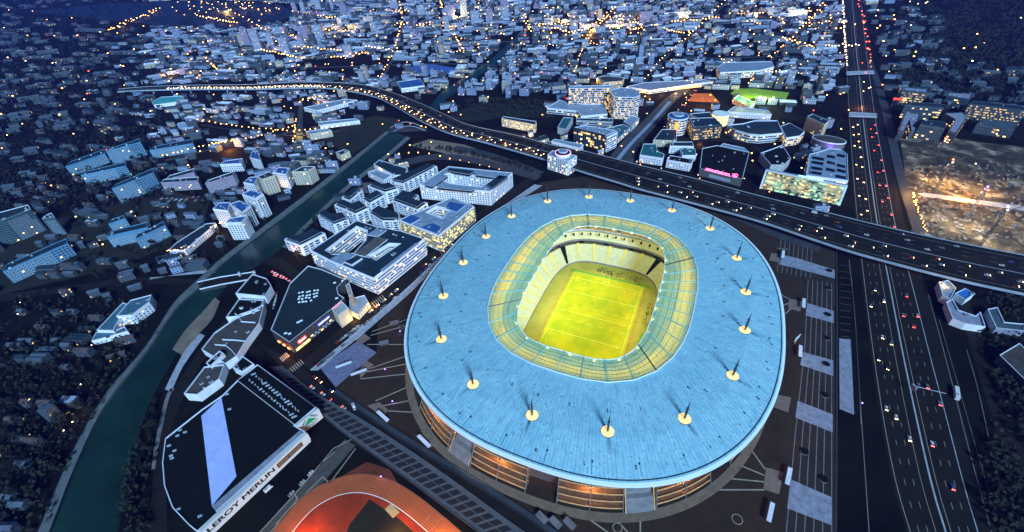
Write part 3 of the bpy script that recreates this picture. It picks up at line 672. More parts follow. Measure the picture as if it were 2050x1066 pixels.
for f in (.14, .24, .60, .70):
    for k in range(0, 119, 1):
        a, b = AL[k].lerp(AR[k], f) + up_, AL[k + 1].lerp(AR[k + 1], f) + up_; line_w(mb, [a, a.lerp(b, .3)], .28, WHITEL)
mb.build('motorway_markings', kind='structure')
strip('service_road', [(1735, 120), (1752, 170), (1768, 236), (1796, 360), (1830, 470)], [(1745, 118), (1765, 170), (1785, 236), (1815, 360), (1852, 468)], ASPH2, .03)
strip('service_road', [(1900, 560), (1945, 700), (1990, 850), (2050, 1000)], [(1925, 560), (1975, 700), (2030, 850), (2090, 1000)], ASPH, .03)
for (a, b, c_, d) in (((1700, 225), (1756, 228), (1756, 235), (1700, 233)), ((1694, 144), (1750, 142), (1751, 147), (1695, 150))):
    mb = MB(); W_ = [G(*p, 7) for p in (a, b, c_, d)]; mb.face(W_[::-1], CONC); mb.wall(ccw([(p.x, p.y) for p in W_]), 5.8, 7.5, CONC); mb.build('overpass', label=None, kind='structure')
mb = MB()
for pts, w_, m_ in ((((1852, 566), (1886, 690), (1912, 790), (1940, 900), (1985, 1066)), .5, CONCD), (((1935, 700), (1958, 780), (1985, 900), (2020, 1040)), .4, CONCD), (((1880, 640), (1915, 760), (1955, 900), (1990, 1020)), .3, CONCD), (((1700, 520), (1712, 640), (1722, 800), (1740, 1066)), .5, CONCD), (((1675, 500), (1676, 700), (1674, 1066)), .8, ASPH2), (((1705, 560), (1716, 700), (1724, 850)), .3, WHITEL)): line_px(mb, smooth_px(pts, 5), w_, m_, .06)
for x0, y0, dx, dy, n_ in ((576, 740, 4.2, -3.2, 7), (744, 606, 4, -3, 6), (560, 716, 3, -2.4, 5)):
    for k in range(n_): line_px(mb, [(x0 + dx * k, y0 + dy * k), (x0 + dx * k + 7, y0 + dy * k + 8)], .9, WHITEL, .07)
mb.build('lane_markings', kind='structure')
# car park and lay-by slabs east of the stadium
ground_poly('car_park', [(1560, 474), (1640, 492), (1672, 505), (1672, 1160), (1560, 1160), (1578, 940), (1606, 700), (1612, 562)], mat('car_park_asphalt', (0.024, 0.017, 0.012), .9, .3, .1), .016)
mb = MB()
for k in range(6):
    f = k / 5
    line_px(mb, [(1618 + 47 * f, 560 + 8 * f), (1611 + 54 * f, 700), (1593 + 72 * f, 860), (1572 + 93 * f, 1090)], .55, CONCD, .03)
for k in range(8):
    f = k / 7; line_px(mb, [(1564 + 62 * f, 478 + 14 * f), (1556 + 66 * f, 545 + 12 * f)], .5, CONCD, .03)
for k in range(12): line_px(mb, [(1681, 530 + k * 13), (1703, 533 + k * 13)], .25, CONCD, .03)
mb.build('car_park_markings', kind='structure')
SLAB = mat('blue_grey_slab', (0.22, 0.24, 0.32), .8, .35, .25)
for q in ([(1562, 510), (1592, 516), (1671, 541), (1671, 558), (1588, 536), (1560, 530)], [(1616, 607), (1669, 623), (1669, 647), (1613, 632)], [(1607, 705), (1668, 722), (1668, 753), (1602, 731)], [(1597, 803), (1667, 830), (1667, 866), (1592, 836)], [(1583, 960), (1665, 996), (1665, 1052), (1576, 1018)], [(1680, 678), (1703, 680), (1706, 740), (1710, 831), (1681, 819)]): ground_poly('paved_slab', q, SLAB, .045)
for q in ([(1544, 507), (1564, 510), (1562, 526), (1540, 522)], [(1580, 598), (1606, 604), (1602, 624), (1578, 618)], [(1553, 790), (1584, 796), (1578, 826), (1548, 815)], [(1534, 936), (1568, 946), (1560, 990), (1528, 980)]): ground_poly('paved_slab', q, mat('warm_slab', (0.17, 0.13, 0.11), .85, .25, .3), .045)
ground_poly('paved_slab', [(640, 736), (716, 683), (754, 706), (672, 776)], mat('violet_slab', (0.14, 0.15, 0.25), .8, .35, .3), .045)
for q in ([(718, 742), (733, 722), (748, 730), (722, 758)], [(735, 812), (760, 806), (778, 822), (765, 834)], [(832, 872), (850, 866), (874, 890), (858, 898)], [(704, 672), (722, 662), (742, 678), (722, 690)]): ground_poly('paved_slab', q, mat('warm_slab', (0.17, 0.13, 0.11), .85, .25, .3), .05)

# ------------------------------------------------------------------ athletics track
TRACK = mat('running_track', (0.34, 0.070, 0.012), 0.85, 0.2, 0.1)
INFLD = mat('red_infield', (0.26, 0.030, 0.006), 0.85, 0.35, 0.05)
INN = smooth_px([(560, 1110), (586, 1066), (610, 1036), (637, 1012), (678, 992), (723, 987), (768, 1000), (809, 1026), (850, 1060), (900, 1105), (960, 1160)], 8)
IW = resample([G(*p) for p in INN], 70)
def off(W_, d, z):
    out = []
    for i, p in enumerate(W_):
        t = (W_[min(i + 1, len(W_) - 1)] - W_[max(i - 1, 0)]); n = Vector((-t.y, t.x, 0)).normalized(); q = p + n * d; q.z = z; out.append(q)
    return out
LW_ = 1.55
mb = MB(); outer = off(IW, LW_ * 8, .05); mb.rings([off(IW, 0, .05), outer], TRACK, closed=False); mb.build('running_track', kind='structure')
mb = MB()
for k in range(9): line_w(mb, off(IW, LW_ * k, .062), .45 if k == 0 else .14, WHITEL if k else EDGEW)
line_w(mb, [off(IW, 0, .062)[48], off(IW, LW_ * 8, .062)[48]], .2, WHITEL); line_w(mb, [off(IW, 0, .062)[51], off(IW, LW_ * 8, .062)[51]], .2, WHITEL)
mb.build('track_markings', kind='structure')
mb = MB(); mb.poly([off(IW, 0, .03)], .03, INFLD); mb.build('track_infield', kind='structure')
ground_poly('track_apron', [(560, 1066), (600, 1010), (660, 968), (734, 925), (780, 940), (800, 975), (760, 965), (700, 962), (640, 980)], mat('track_apron_red', (0.12, 0.028, 0.010), .9, .3, .08), .02)
ground_poly('meadow', [(740, 1000), (800, 1040), (850, 1085), (880, 1160), (660, 1160), (700, 1050)], GRASS, .055)
ground_poly('sand_pit', [(770, 1020), (783, 1008), (800, 1026), (787, 1038)], mat('sand', (0.40, 0.33, 0.16), 1, .2, .4), .07)
ground_poly('car_park', [(500, 1090), (560, 1020), (690, 880), (712, 892), (600, 1020), (540, 1100)], mat('parking_grey', (0.06, 0.06, 0.055), .9, .3, .2), .018)
mb = MB()
for a, b in (((520, 1066), (585, 996)), ((585, 996), (668, 898)), ((542, 1066), (594, 1006)), ((552, 1050), (596, 1000)), ((596, 1000), (590, 990)), ((646, 955), (660, 968)), ((660, 968), (712, 898)), ((690, 866), (704, 880)), ((668, 898), (704, 880)), ((640, 930), (670, 905)), ((646, 955), (612, 988))): line_px(mb, [a, b], .7, WHITEL, .05)
mb.build('kerb_lines', kind='structure')
# grass pitch and clay court beyond
ground_poly('sports_field', [(1462, 188), (1474, 178), (1510, 177), (1580, 186), (1572, 201), (1520, 199), (1480, 196)], mat('lit_turf', (0.16, 0.28, 0.02), 1, .3, .05), .03)
ground_poly('clay_court', [(1377, 203), (1389, 188), (1424, 187), (1441, 206)], mat('clay', (0.55, 0.12, 0.02), .9, .2, .1), .03)

# ------------------------------------------------------------------ buildings
WINMESH = {}
def win_mesh(w, h, m, frame):
    key = (round(w, 2), round(h, 2), m.name, frame.name)
    if key not in WINMESH:
        mb = MB(); mb.box((0, 0, 0), (w, .10, h), m)
        t = .16
        for c, d in (((0, 0, h / 2), (w + 2 * t, .2, t)), ((0, 0, -h / 2), (w + 2 * t, .3, t)), ((-w / 2, 0, 0), (t, .2, h)), ((w / 2, 0, 0), (t, .2, h))): mb.box(c, d, frame)
        WINMESH[key] = mb.mesh('window')
    return WINMESH[key]
def edges_seen(poly, h):
    out = []
    n = len(poly)
    for i in range(n):
        a, b = Vector((*poly[i], 0)), Vector((*poly[(i + 1) % n], 0)); d = b - a
        if d.length < 1.5: continue
        nrm = Vector((d.y, -d.x, 0)).normalized(); c = (a + b) / 2
        if nrm.dot(CAM - c) > 0: out.append((abs(P((a.x, a.y, h))[0] - P((b.x, b.y, h))[0]) + abs(P((a.x, a.y, h))[1] - P((b.x, b.y, h))[1]), a, b, nrm))
    return sorted(out, key=lambda e: -e[0])
def add_windows(root, poly, z0, h, fh=3.0, sp=3.2, w=1.5, wh=1.5, lit=.12, cap=96, frame=None, skip=0.0, balc=0.0, bm=None):
    frame = frame or TRIM; cnt = 0; extra = MB()
    rnd = random.Random(int(abs(root.location.x) * 7 + abs(root.location.y)))
    for _, a, b, nrm in edges_seen(poly, h):
        L = (b - a).length; n = int((L - .8) / sp); F = int((h - z0 - .6) / fh)
        if n < 1: continue
        rz = math.atan2((b - a).y, (b - a).x); m0 = (L - (n - 1) * sp) / 2; dirv = (b - a).normalized()
        for i in range(n):
            for k in range(F):
                if rnd.random() < skip: continue
                p = a + dirv * (m0 + i * sp) + nrm * .04 + Vector((0, 0, z0 + fh * (k + .5) + .1))
                m = LITW if rnd.random() < lit else GLASSD
                if cnt < cap:
                    o = bpy.data.objects.new('window', win_mesh(w, wh, m, frame)); C.objects.link(o); o.parent = root; o.location = p - root.location; o.rotation_euler.z = rz; cnt += 1
                else: extra.box(p, (w, .12, wh), m, rz); extra.box(p + Vector((0, 0, -wh / 2)), (w + .3, .24, .14), frame, rz)
        if balc and L > 10 and bm is None:
            pass
    if extra.v: tag(extra.build('windows', root), kind='stuff')
def ribbons(root, poly, z0, h, fh, bh, m=None, step=.12, slab=None, cut=1):
    k = 0; z = z0
    while z + fh <= h + .1:
        mb = MB(); o_ = inset(poly, -step); i_ = inset(poly, step)
        za, zb = z + (fh - bh) * .55, z + (fh - bh) * .55 + bh
        mb.wall(o_, za, zb, m or RIBBON); mb.build('window_band', root)
        if slab:
            mb = MB(); s_ = inset(poly, -.7); zc = zb + .02; zd = z + fh + (fh - bh) * .5
            mb.wall(s_, zc, zd, slab); mb.rings([[Vector((*p, zd)) for p in s_], [Vector((*p, zd)) for p in i_]], slab); mb.rings([[Vector((*p, zc)) for p in i_], [Vector((*p, zc)) for p in s_]], slab)
            mb.build('floor_edge', root)
        z += fh
def ribbon_mat(name, lit, col=(1.0, .68, .22), es=2.2, bay=2.6, flo=3.6, base=(0.014, 0.032, 0.055)):
    m = bpy.data.materials.new(name); m.use_nodes = True; nt = m.node_tree; b = nt.nodes['Principled BSDF']; h = N(nt)
    g = nt.nodes.new('ShaderNodeNewGeometry'); sp = nt.nodes.new('ShaderNodeSeparateXYZ'); nt.links.new(g.outputs['Position'], sp.inputs[0])
    sn = nt.nodes.new('ShaderNodeSeparateXYZ'); nt.links.new(g.outputs['True Normal'], sn.inputs[0])
    u = h.math('DIVIDE', h.math('SUBTRACT', h.math('MULTIPLY', sp.outputs[0], sn.outputs[1]), h.math('MULTIPLY', sp.outputs[1], sn.outputs[0])), bay)
    fl = h.math('FLOOR', h.math('DIVIDE', sp.outputs[2], flo)); cv = nt.nodes.new('ShaderNodeCombineXYZ')
    nt.links.new(h.math('FLOOR', u), cv.inputs[0]); nt.links.new(fl, cv.inputs[1]); w = nt.nodes.new('ShaderNodeTexWhiteNoise'); nt.links.new(cv.outputs[0], w.inputs['Vector'])
    mull = h.math('GREATER_THAN', h.math('FRACT', u), .12)
    on = h.math('MULTIPLY', h.math('LESS_THAN', w.outputs['Value'], lit), mull)
    nt.links.new(h.mix(mull, (0.16, 0.19, 0.24), base), b.inputs['Base Color']); b.inputs['Roughness'].default_value = .2
    b.inputs['Emission Color'].default_value = (*col, 1); nt.links.new(h.math('MULTIPLY', on, h.math('MULTIPLY_ADD', w.outputs['Value'], es / lit, es * .3)), b.inputs['Emission Strength'])
    m.cycles.emission_sampling = 'NONE'; return m
RIBBON = ribbon_mat('office_glass', .16)
RIBLIT = ribbon_mat('office_glass_lit', .48, es=1.0, bay=2.2)
RIBGREEN = ribbon_mat('office_glass_green', .6, (.72, .95, .42), 1.1)
RIBCURT = ribbon_mat('dark_curtain_glass', .24, es=2.0, bay=3.4)
def bldg(name, label, cat, px, h, wm=None, rm=None, par=.7, style=None, group=None, holes=(), kit=0, z0=0.0, world=None, **kw):
    wm = wm or WHITE; rm = rm or ROOFD
    poly = ccw([(v.x, v.y) for v in (G(*p, h) for p in px)]) if world is None else ccw(world)
    hl = [ccw([(v.x, v.y) for v in (G(*p, h) for p in q)]) for q in holes]
    cx = sum(p[0] for p in poly) / len(poly); cy = sum(p[1] for p in poly) / len(poly)
    root = empty(name, (cx, cy, z0), label, cat, group); occ(inset(poly, -4))
    mb = MB(); mb.wall(poly, z0, h + par, wm)
    for q in hl: mb.wall(q[::-1], z0, h + par, wm)
    mb.build('wall', root)
    t = .55; ip = inset(poly, t)
    mb = MB(); mb.poly([ip] + [inset(q, -t) for q in hl], h, rm); mb.build('roof', root)
    mb = MB()
    mb.rings([[Vector((*p, h + par)) for p in poly], [Vector((*p, h + par)) for p in ip]], kw.get('tm', TRIM)); mb.wall(ip, h, h + par, kw.get('tm', TRIM), flip=True)
    for q in hl:
        iq = inset(q, -t); mb.rings([[Vector((*p, h + par)) for p in iq], [Vector((*p, h + par)) for p in q]], TRIM); mb.wall(iq, h, h + par, TRIM)
    mb.build('parapet', root)
    if style == 'win':
        add_windows(root, poly, z0, h, kw.get('fh', 3.0), kw.get('sp', 3.4), kw.get('w', 1.6), kw.get('wh', 1.5), kw.get('lit', .1), kw.get('cap', 96), kw.get('frame'))
        for q in hl: add_windows(root, q[::-1], z0, h, kw.get('fh', 3.0), kw.get('sp', 3.4) * 1.2, kw.get('w', 1.6), kw.get('wh', 1.5), kw.get('lit', .1), 30, kw.get('frame'))
    elif style == 'rib':
        ribbons(root, poly, z0 + kw.get('base', 0), h, kw.get('fh', 3.6), kw.get('bh', 1.9), kw.get('gm'), slab=kw.get('slab'))
        for q in hl:
            mb = MB(); z = z0 + 1
            while z < h - 3: mb.wall(inset(q[::-1], .12) if False else q[::-1], z, z + 1.8, RIBBON); z += 3.6
            mb.v = [(x, y, zz) for x, y, zz in mb.v]; mb.build('courtyard_glazing', root)
    rnd = random.Random(int(cx * 3 + cy))
    a = Vector((*poly[0], 0)); b = Vector((*poly[1], 0)); rz = math.atan2((b - a).y, (b - a).x)
    tries = 0
    while kit > 0 and tries < 60:
        tries += 1
        i, j = rnd.randrange(len(poly)), rnd.randrange(len(poly)); f = rnd.uniform(.2, .8)
        p = (cx + (poly[i][0] * f + poly[j][0] * (1 - f) - cx) * .8, cy + (poly[i][1] * f + poly[j][1] * (1 - f) - cy) * .8)
        if any(inpoly(p, q) for q in hl) or not inpoly(p, poly): continue
        s = rnd.uniform(1.2, 3.6); s2 = rnd.uniform(1, 2.2); hh = rnd.uniform(.6, 1.8); mb = MB()
        mb.box((*p, h + hh / 2), (s, s2, hh), rnd.choice((PARAP, TRIM, GREYW)), rz); mb.box((*p, h + hh + .12), (s * .6, s2 * .6, .24), STEEL, rz)
        mb.build('roof_unit', root); kit -= 1
    return root, poly
def attic(root, poly, h, d=2.6, hh=2.6, rm=None):
    a = inset(poly, d); area = abs(sum(p[0] * q[1] - q[0] * p[1] for p, q in zip(a, a[1:] + a[:1])) / 2)
    if area < 40 or not all(inpoly(q, poly) for q in a): return
    mb = MB(); mb.wall(a, h + .02, h + hh, GLASSD); mb.build('attic_glazing', root); b = inset(poly, d - .7); mb = MB(); mb.poly([b], h + hh + .35, rm or ROOFD); mb.wall(b, h + hh, h + hh + .35, TRIM); mb.rings([[Vector((*p, h + hh)) for p in inset(poly, d - .1)], [Vector((*p, h + hh)) for p in b]], TRIM); mb.build('attic_roof', root)
BALC = {}
def balconies(root, poly, h, fh=3.0, every=7.5, cap=34):
    if 'm' not in BALC:
        mb = MB(); mb.box((0, -.7, 0), (3.4, 1.4, .2), TRIM); mb.box((0, -1.38, .55), (3.4, .12, 1.0), TRIM); mb.box((-1.65, -.7, .55), (.1, 1.3, 1.0), TRIM); mb.box((1.65, -.7, .55), (.1, 1.3, 1.0), TRIM); mb.box((0, -.06, 1.35), (3.2, .1, 2.1), GLASSD); BALC['m'] = mb.mesh('balcony')
    c = 0
    for _, a, b, nrm in edges_seen(poly, h):
        L = (b - a).length; n = int(L / every); rz = math.atan2((b - a).y, (b - a).x)
        for i in range(n):
            for k in range(1, int(h / fh)):
                if c >= cap: return
                p = a + (b - a) * ((i + .5) / n) + Vector((0, 0, k * fh)) + nrm * .06; o = bpy.data.objects.new('balcony', BALC['m']); C.objects.link(o); o.parent = root; o.location = p - root.location; o.rotation_euler.z = rz; c += 1
def inpoly(p, poly):
    c = False; n = len(poly); x, y = p[0], p[1]
    for i in range(n):
        a, b = poly[i], poly[i - 1]
        if (a[1] > y) != (b[1] > y) and x < (b[0] - a[0]) * (y - a[1]) / (b[1] - a[1]) + a[0]: c = not c
    return c
def text_part(s, loc, ux, uz, size, m, parent, name='lettering', width=None, thick=.12, bold=0):
    """letters standing in the plane spanned by ux (reading direction) and uz (up)"""
    cu = bpy.data.curves.new('t', 'FONT'); cu.body = s; cu.size = size; cu.extrude = thick / 2; cu.align_x = 'CENTER'; cu.align_y = 'CENTER'; cu.offset = 0
    to = bpy.data.objects.new('t', cu); C.objects.link(to); dg = bpy.context.evaluated_depsgraph_get(); me = bpy.data.meshes.new_from_object(to.evaluated_get(dg)); bpy.data.objects.remove(to)
    me.name = name; me.materials.clear(); me.materials.append(m)
    xs = [v.co.x for v in me.vertices]; wid = max(xs) - min(xs); f = width / wid if width else 1
    ux = Vector(ux).normalized(); uz = Vector(uz).normalized(); n = ux.cross(uz)
    for v in me.vertices: c = v.co.copy(); v.co = ux * (c.x * f) + uz * c.y + n * c.z
    if bold:
        V0 = [v.co.copy() for v in me.vertices]; F0 = [tuple(p.vertices) for p in me.polygons]; V1 = []; F1 = []
        for q, (dx, dy) in enumerate(((-bold, 0), (bold, 0), (0, bold * .6), (0, -bold * .6))): k0 = len(V1); V1 += [tuple(v + ux * dx + uz * dy + n * (.006 * q)) for v in V0]; F1 += [tuple(i + k0 for i in f_) for f_ in F0]
        m2 = bpy.data.meshes.new(name); m2.from_pydata(V1, [], F1); m2.materials.append(m); me = m2
    o = bpy.data.objects.new(name, me); C.objects.link(o); o.parent = parent; o.location = Vector(loc) - parent.location; return o

# -- sports shop hall with black roof west of the avenue
HALL = [(542.5, 662), (581, 568.4), (617, 533.5), (643, 540), (692, 560.5), (675, 577.4), (677.7, 590), (690, 598), (666, 619), (580, 687)]
root, poly = bldg('retail_hall', 'black roofed retail hall with blue and red lit signs on its brown front', 'retail hall', HALL, 13, BROWN, mat('slate_membrane', (0.010, 0.020, 0.026), .8, .3, .12), par=.9, kit=0)
def facade_frame(p0, p1, h):      # left and right top corners in the photograph -> origin, run, normal
    a, b = G(*p0, h), G(*p1, h); u = (b - a); L = u.length; u.normalize(); n = u.cross(Vector((0, 0, 1))); 
    if n.dot(CAM - a) < 0: n = -n
    return a, u, n, L
a, u, n, L = facade_frame((580, 687), (666, 619), 13)
Z = Vector((0, 0, 1))
def sign_board(root, a, u, n, f, z, w, h, m, txt, tm, size, name='sign'):
    c = a + u * f; c.z = z; mb = MB(); mb.box(c + n * .35, (w, .4, h), m, math.atan2(u.y, u.x)); s_ = mb.build(name, root)
    if txt: o = text_part(txt, c + n * .62, u if u.cross(Z).dot(n) > 0 else -u, Z, size, tm, root, width=w * .86)
    return s_
sign_board(root, a, u, n, L * .74, 8.6, 13.5, 2.6, LSIGNB, 'DECATHLON', LSIGNW, 2.1)
sign_board(root, a, u, n, L * .22, 7.4, 8.5, 3.0, LSIGNR, 'Quick', LSIGNW, 2.9)
sign_board(root, a, u, n, L * .17, 2.2, 2.2, 2.2, LSIGNR, None, None, 1)
for k in range(9):
    c = a + u * (L * (.06 + .035 * k)); c.z = 1.5; mb = MB(); mb.box(c + n * .3, (1.6, .5, 2.2), LITY if k % 2 else LAMPW and LITW, math.atan2(u.y, u.x)); mb.build('shop_window', root)
for k in range(12):
    c = a + u * (L * (.42 + .045 * k)); c.z = 1.2 if k % 2 else 3.4; mb = MB(); mb.box(c + n * .25, (2.4, .4, 1.3), LITW if k % 5 == 0 else PARAP, math.atan2(u.y, u.x)); mb.build('shop_window', root)
a2, u2, n2, L2 = facade_frame((542.5, 662), (580, 687), 13)
for k in range(6):
    c = a2 + u2 * (L2 * (.2 + .13 * k)); c.z = 4.2 if k % 2 else 1.6; mb = MB(); mb.box(c + n2 * .35, (3.0, .4, 1.4), LSIGNR if k % 2 else LITY, math.atan2(u2.y, u2.x)); mb.build('lit_sign', root)
c = G(580, 690, 4); lamp('POINT', c + Vector((6, -8, 0)), 4000, (1, .4, .1), size=1, name='shopfront_lamp')
c0 = G(620, 605, 13)
for k in range(22):
    p = G(600 + (k % 6) * 7 + random.uniform(-2, 2), 588 + (k // 6) * 6 - (k % 6) * 1.2 + random.uniform(-1, 1), 13); mb = MB(); mb.box(p + Vector((0, 0, .4)), (2.0, 1.2, .8), mat('skylight', (.75, .85, .95), .3, 0), .9); mb.build('roof_skylight', root)
for px, py in ((597, 646), (603, 643), (670, 567), (607, 605), (674, 598), (572, 668), (580, 669), (686, 563)):
    p = G(px, py, 13); mb = MB(); mb.box(p + Vector((0, 0, .4)), (2.6, 1.3, .8), mat('skylight', (.75, .85, .95), .3, 0), .9); mb.build('roof_skylight', root)
# pale display wall and entrance block on its front
root, poly = bldg('entrance_pavilion', 'cream entrance pavilion with a red top line beside the black hall', 'pavilion', [(664, 620), (684, 604), (698, 618), (676, 634)], 15, CREAM, GREYW, par=1.0)
a, u, n, L = facade_frame((664, 620), (684, 604), 15)
mb = MB(); mb.box(a + u * L / 2 + n * .3 + Vector((0, 0, .3)), (L, .5, .8), LSIGNR, math.atan2(u.y, u.x)); mb.build('red_band', root)
mb = MB(); c = a + u * L * .6; c.z = 9; mb.box(c + n * .2, (L * .45, .4, 4.5), GLASSD, math.atan2(u.y, u.x)); mb.build('window', root)
root, poly = bldg('climbing_tower', 'twisted pale concrete rock tower with orange panel at the hall end', 'tower', [(692, 572), (699, 566), (706, 588), (699, 596)], 19, mat('warm_concrete', (.42, .30, .22), .9, .35, .2), mat('warm_concrete2', (.38, .27, .2), .9, .3, .2), par=.4)
root, poly = bldg('entrance_canopy', 'pale stepped entrance wing glowing orange at street level', 'entrance wing', [(700, 600), (730, 592), (738, 606), (716, 630), (700, 622)], 7, CREAM, GREYW, par=.8, style='win', lit=.7, sp=3, cap=20)
lamp('POINT', G(742, 612, 3), 9000, (1, .42, .08), size=1, name='entrance_lamp'); lamp('POINT', G(708, 640, 3), 3000, (1, .6, .1), size=1, name='entrance_lamp')
# -- large white office blocks
root, poly = bldg('office_block', 'large ribbon windowed office block round two courtyards opposite the stadium', 'office', [(622, 502), (714, 442), (755, 455), (774, 458), (802, 463), (849, 479), (748, 558), (680, 530), (659, 521)], 21, WHITE, ROOFD, style='rib', slab=TRIM, kit=16, base=1,
    holes=([(652, 502), (714, 454), (736, 462), (733, 481), (708, 508), (669, 510)], [(738, 513), (779, 488), (801, 489), (753, 521)]))
for q, m_, hh in (([(710, 508), (754, 474), (776, 479), (731, 514)], mat('brown_membrane', (.10, .09, .09), .8, .3, .2), 1.2), ([(658, 520), (690, 504), (712, 510), (684, 530)], ROOFP, .9), ([(734, 470), (754, 458), (774, 461), (756, 474)], ROOFP, .9), ([(762, 540), (833, 486), (838, 488), (767, 544)], ROOFP, 1.5), ([(690, 524), (715, 512), (725, 516), (704, 530)], ROOFD, 2.6)):
    w_ = ccw([(v.x, v.y) for v in (G(*p, 21 + hh) for p in q)]); mb = MB(); mb.poly([w_], 21 + hh, m_); mb.wall(w_, 21.02, 21 + hh, TRIM); mb.build('roof_deck', root)
a, u, n, L = facade_frame((622, 502), (659, 521), 8)
mb = MB(); c = a + u * L * .45 + n * .4; c.z = 3; mb.box(c, (L * .5, .5, 3), LITY, math.atan2(u.y, u.x)); mb.build('lit_shopfront', root)
mb = MB(); c = a + u * L * .68 + n * .6; c.z = 5.4; mb.box(c, (L * .3, .5, 1.2), LSIGNR, math.atan2(u.y, u.x)); mb.build('red_sign', root)
root, poly = bldg('office_block', 'square office block with blue roof panels and a small lit courtyard', 'office', [(799, 441), (905, 396), (949, 414), (878, 473)], 21, WHITE, ROOFP, style='rib', slab=CREAM, kit=10, holes=([(853, 426), (873, 413), (902, 420), (886, 438)],), base=1, gm=ribbon_mat('yellow_office', .45, (1, .78, .2), 1.8))
for q in ([(802, 441), (824, 430), (842, 438), (822, 449)], [(842, 456), (866, 447), (884, 455), (874, 468)], [(900, 404), (932, 411), (914, 425), (892, 417)]):
    w_ = ccw([(v.x, v.y) for v in (G(*p, 21.8) for p in q)]); mb = MB(); mb.poly([w_], 21.8, ROOFB); mb.wall(w_, 21.02, 21.8, TRIM); mb.build('blue_roof_panel', root)
lamp('POINT', G(876, 430, 6), 6000, (1, .75, .2), size=2, name='court_lamp'); lamp('POINT', G(892, 478, 2), 2200, (1, .72, .12), size=1, name='corner_lamp'); lamp('POINT', G(930, 452, 3), 4500, (1, .6, .12), size=1, name='street_front_lamp')
RES = [('white apartment house with bulging pale roof nearest the canal bridge', [(569, 481), (585, 470), (598, 474), (628, 459), (651, 468), (602, 493)], 14, ROOFP),
       ('white apartment house with pale rounded attic behind the large office', [(636, 433), (648, 421), (668, 430), (688, 428), (698, 440), (668, 451)], 15, ROOFP),
       ('twin roofed balcony apartment block directly behind the office courtyard', [(669, 411), (689, 402), (706, 409), (722, 404), (738, 417), (712, 429)], 17, ROOFD),
       ('narrow apartment block with flat dark roof amid the balcony blocks', [(725, 398), (756, 383), (770, 391), (740, 408)], 17, ROOFD),
       ('stepped balcony apartment block at the north of the cluster', [(736, 373), (754, 367), (765, 371), (779, 368), (798, 378), (771, 386)], 17, ROOFD),
       ('small apartment block closest to the canal bank', [(684, 396), (714, 376), (726, 381), (700, 402)], 14, ROOFD),
       ('angled white apartment block beside the blue roofed office', [(739, 427), (758, 414), (800, 430), (798, 443), (766, 443)], 16, ROOFD),
       ('L shaped white apartment block with planted court', [(785, 402), (807, 383), (838, 392), (830, 402), (856, 407), (836, 421)], 16, ROOFD),
       ('long low school building with terraces near the canal', [(748, 330), (760, 321), (816, 338), (811, 351), (790, 352)], 9, ROOFD),
       ('long white apartment block with regular windows below the school', [(780, 363), (807, 369), (846, 349), (875, 334), (856, 330)], 15, ROOFP),
       ('low pale annex between the school and the apartment blocks', [(736, 346), (752, 340), (784, 352), (768, 362)], 7, ROOFP)]
for i, (lb, px, h, rm) in enumerate(RES):
    root, poly = bldg('apartment_block', lb, 'apartment block', px, h, WHITE, rm, style='win', kit=3, sp=3.5, w=1.9, wh=1.9, lit=.06, cap=70)
    if i not in (8, 10): balconies(root, poly, h); attic(root, poly, h)
QR, _ = bldg('apartment_block', 'very large white apartment quad round a court with many windows', 'apartment block', [(840, 371), (898, 334), (1026, 347), (981, 384)], 20, WHITE, ROOFP, style='win', kit=14, sp=3.4, lit=.1, cap=97, holes=([(872, 357), (905, 345), (990, 358), (962, 375), (900, 368)],))
for k, q in enumerate(([(850, 370), (880, 350), (896, 352), (866, 373)], [(900, 337), (950, 343), (940, 349), (896, 342)], [(960, 344), (1012, 350), (1000, 357), (952, 350)], [(975, 370), (1000, 352), (1016, 354), (986, 376)], [(880, 371), (950, 378), (944, 382), (876, 375)])):
    w_ = ccw([(v.x, v.y) for v in (G(*p, 23) for p in q)]); mb = MB(); mb.wall(w_, 20.02, 22.7, GLASSD); mb.build('attic_glazing', QR); b_ = inset(w_, -.7); mb = MB(); mb.poly([b_], 23.1, ROOFD if k % 2 else ROOFP); mb.wall(b_, 22.7, 23.1, TRIM); mb.build('attic_roof', QR)
lamp('POINT', G(988, 400, 3), 7000, (1, .45, .1), size=1, name='street_front_lamp')
# -- curved white service complex on the quay
PARK = mat('terrace_brown', (0.055, 0.048, 0.045), .9, .4, .1)
for lb, px, h, rm in (('white walled building with dark flat roof beside the canal bridge', [(472, 589), (506, 550), (534, 559), (544, 574), (531, 595)], 9, ROOFG),
                      ('dark roofed link building with white edge south of the bridge building', [(479, 600), (529, 602), (520, 622), (484, 634), (453, 637)], 7, ROOFG),
                      ('curved brown terrace building with white outlines on the quay', [(404, 701), (430, 668), (470, 640), (529, 611), (520, 648), (492, 686), (475, 714), (452, 730)], 7, PARK),
                      ('pointed brown terrace building ending in a tall white wall', [(369, 790), (410, 736), (450, 731), (440, 760), (396, 792)], 8, PARK),
                      ('small white block with dark roof next to the warehouse corner', [(466, 737), (486, 714), (509, 730), (486, 746)], 7, ROOFG),
                      ('low white kiosk building on the brown terrace', [(413, 728), (440, 704), (449, 709), (422, 735)], 10.5, ROOFG)):
    root, poly = bldg('quay_building', lb, 'building', px, h, WHITE, rm, par=1.1, kit=4)
mb = MB(); r2 = empty('terrace_wall', (*G(480, 655, 7.3).xy, 7.05), 'thin white parapet lines dividing the brown quay terrace', 'wall')
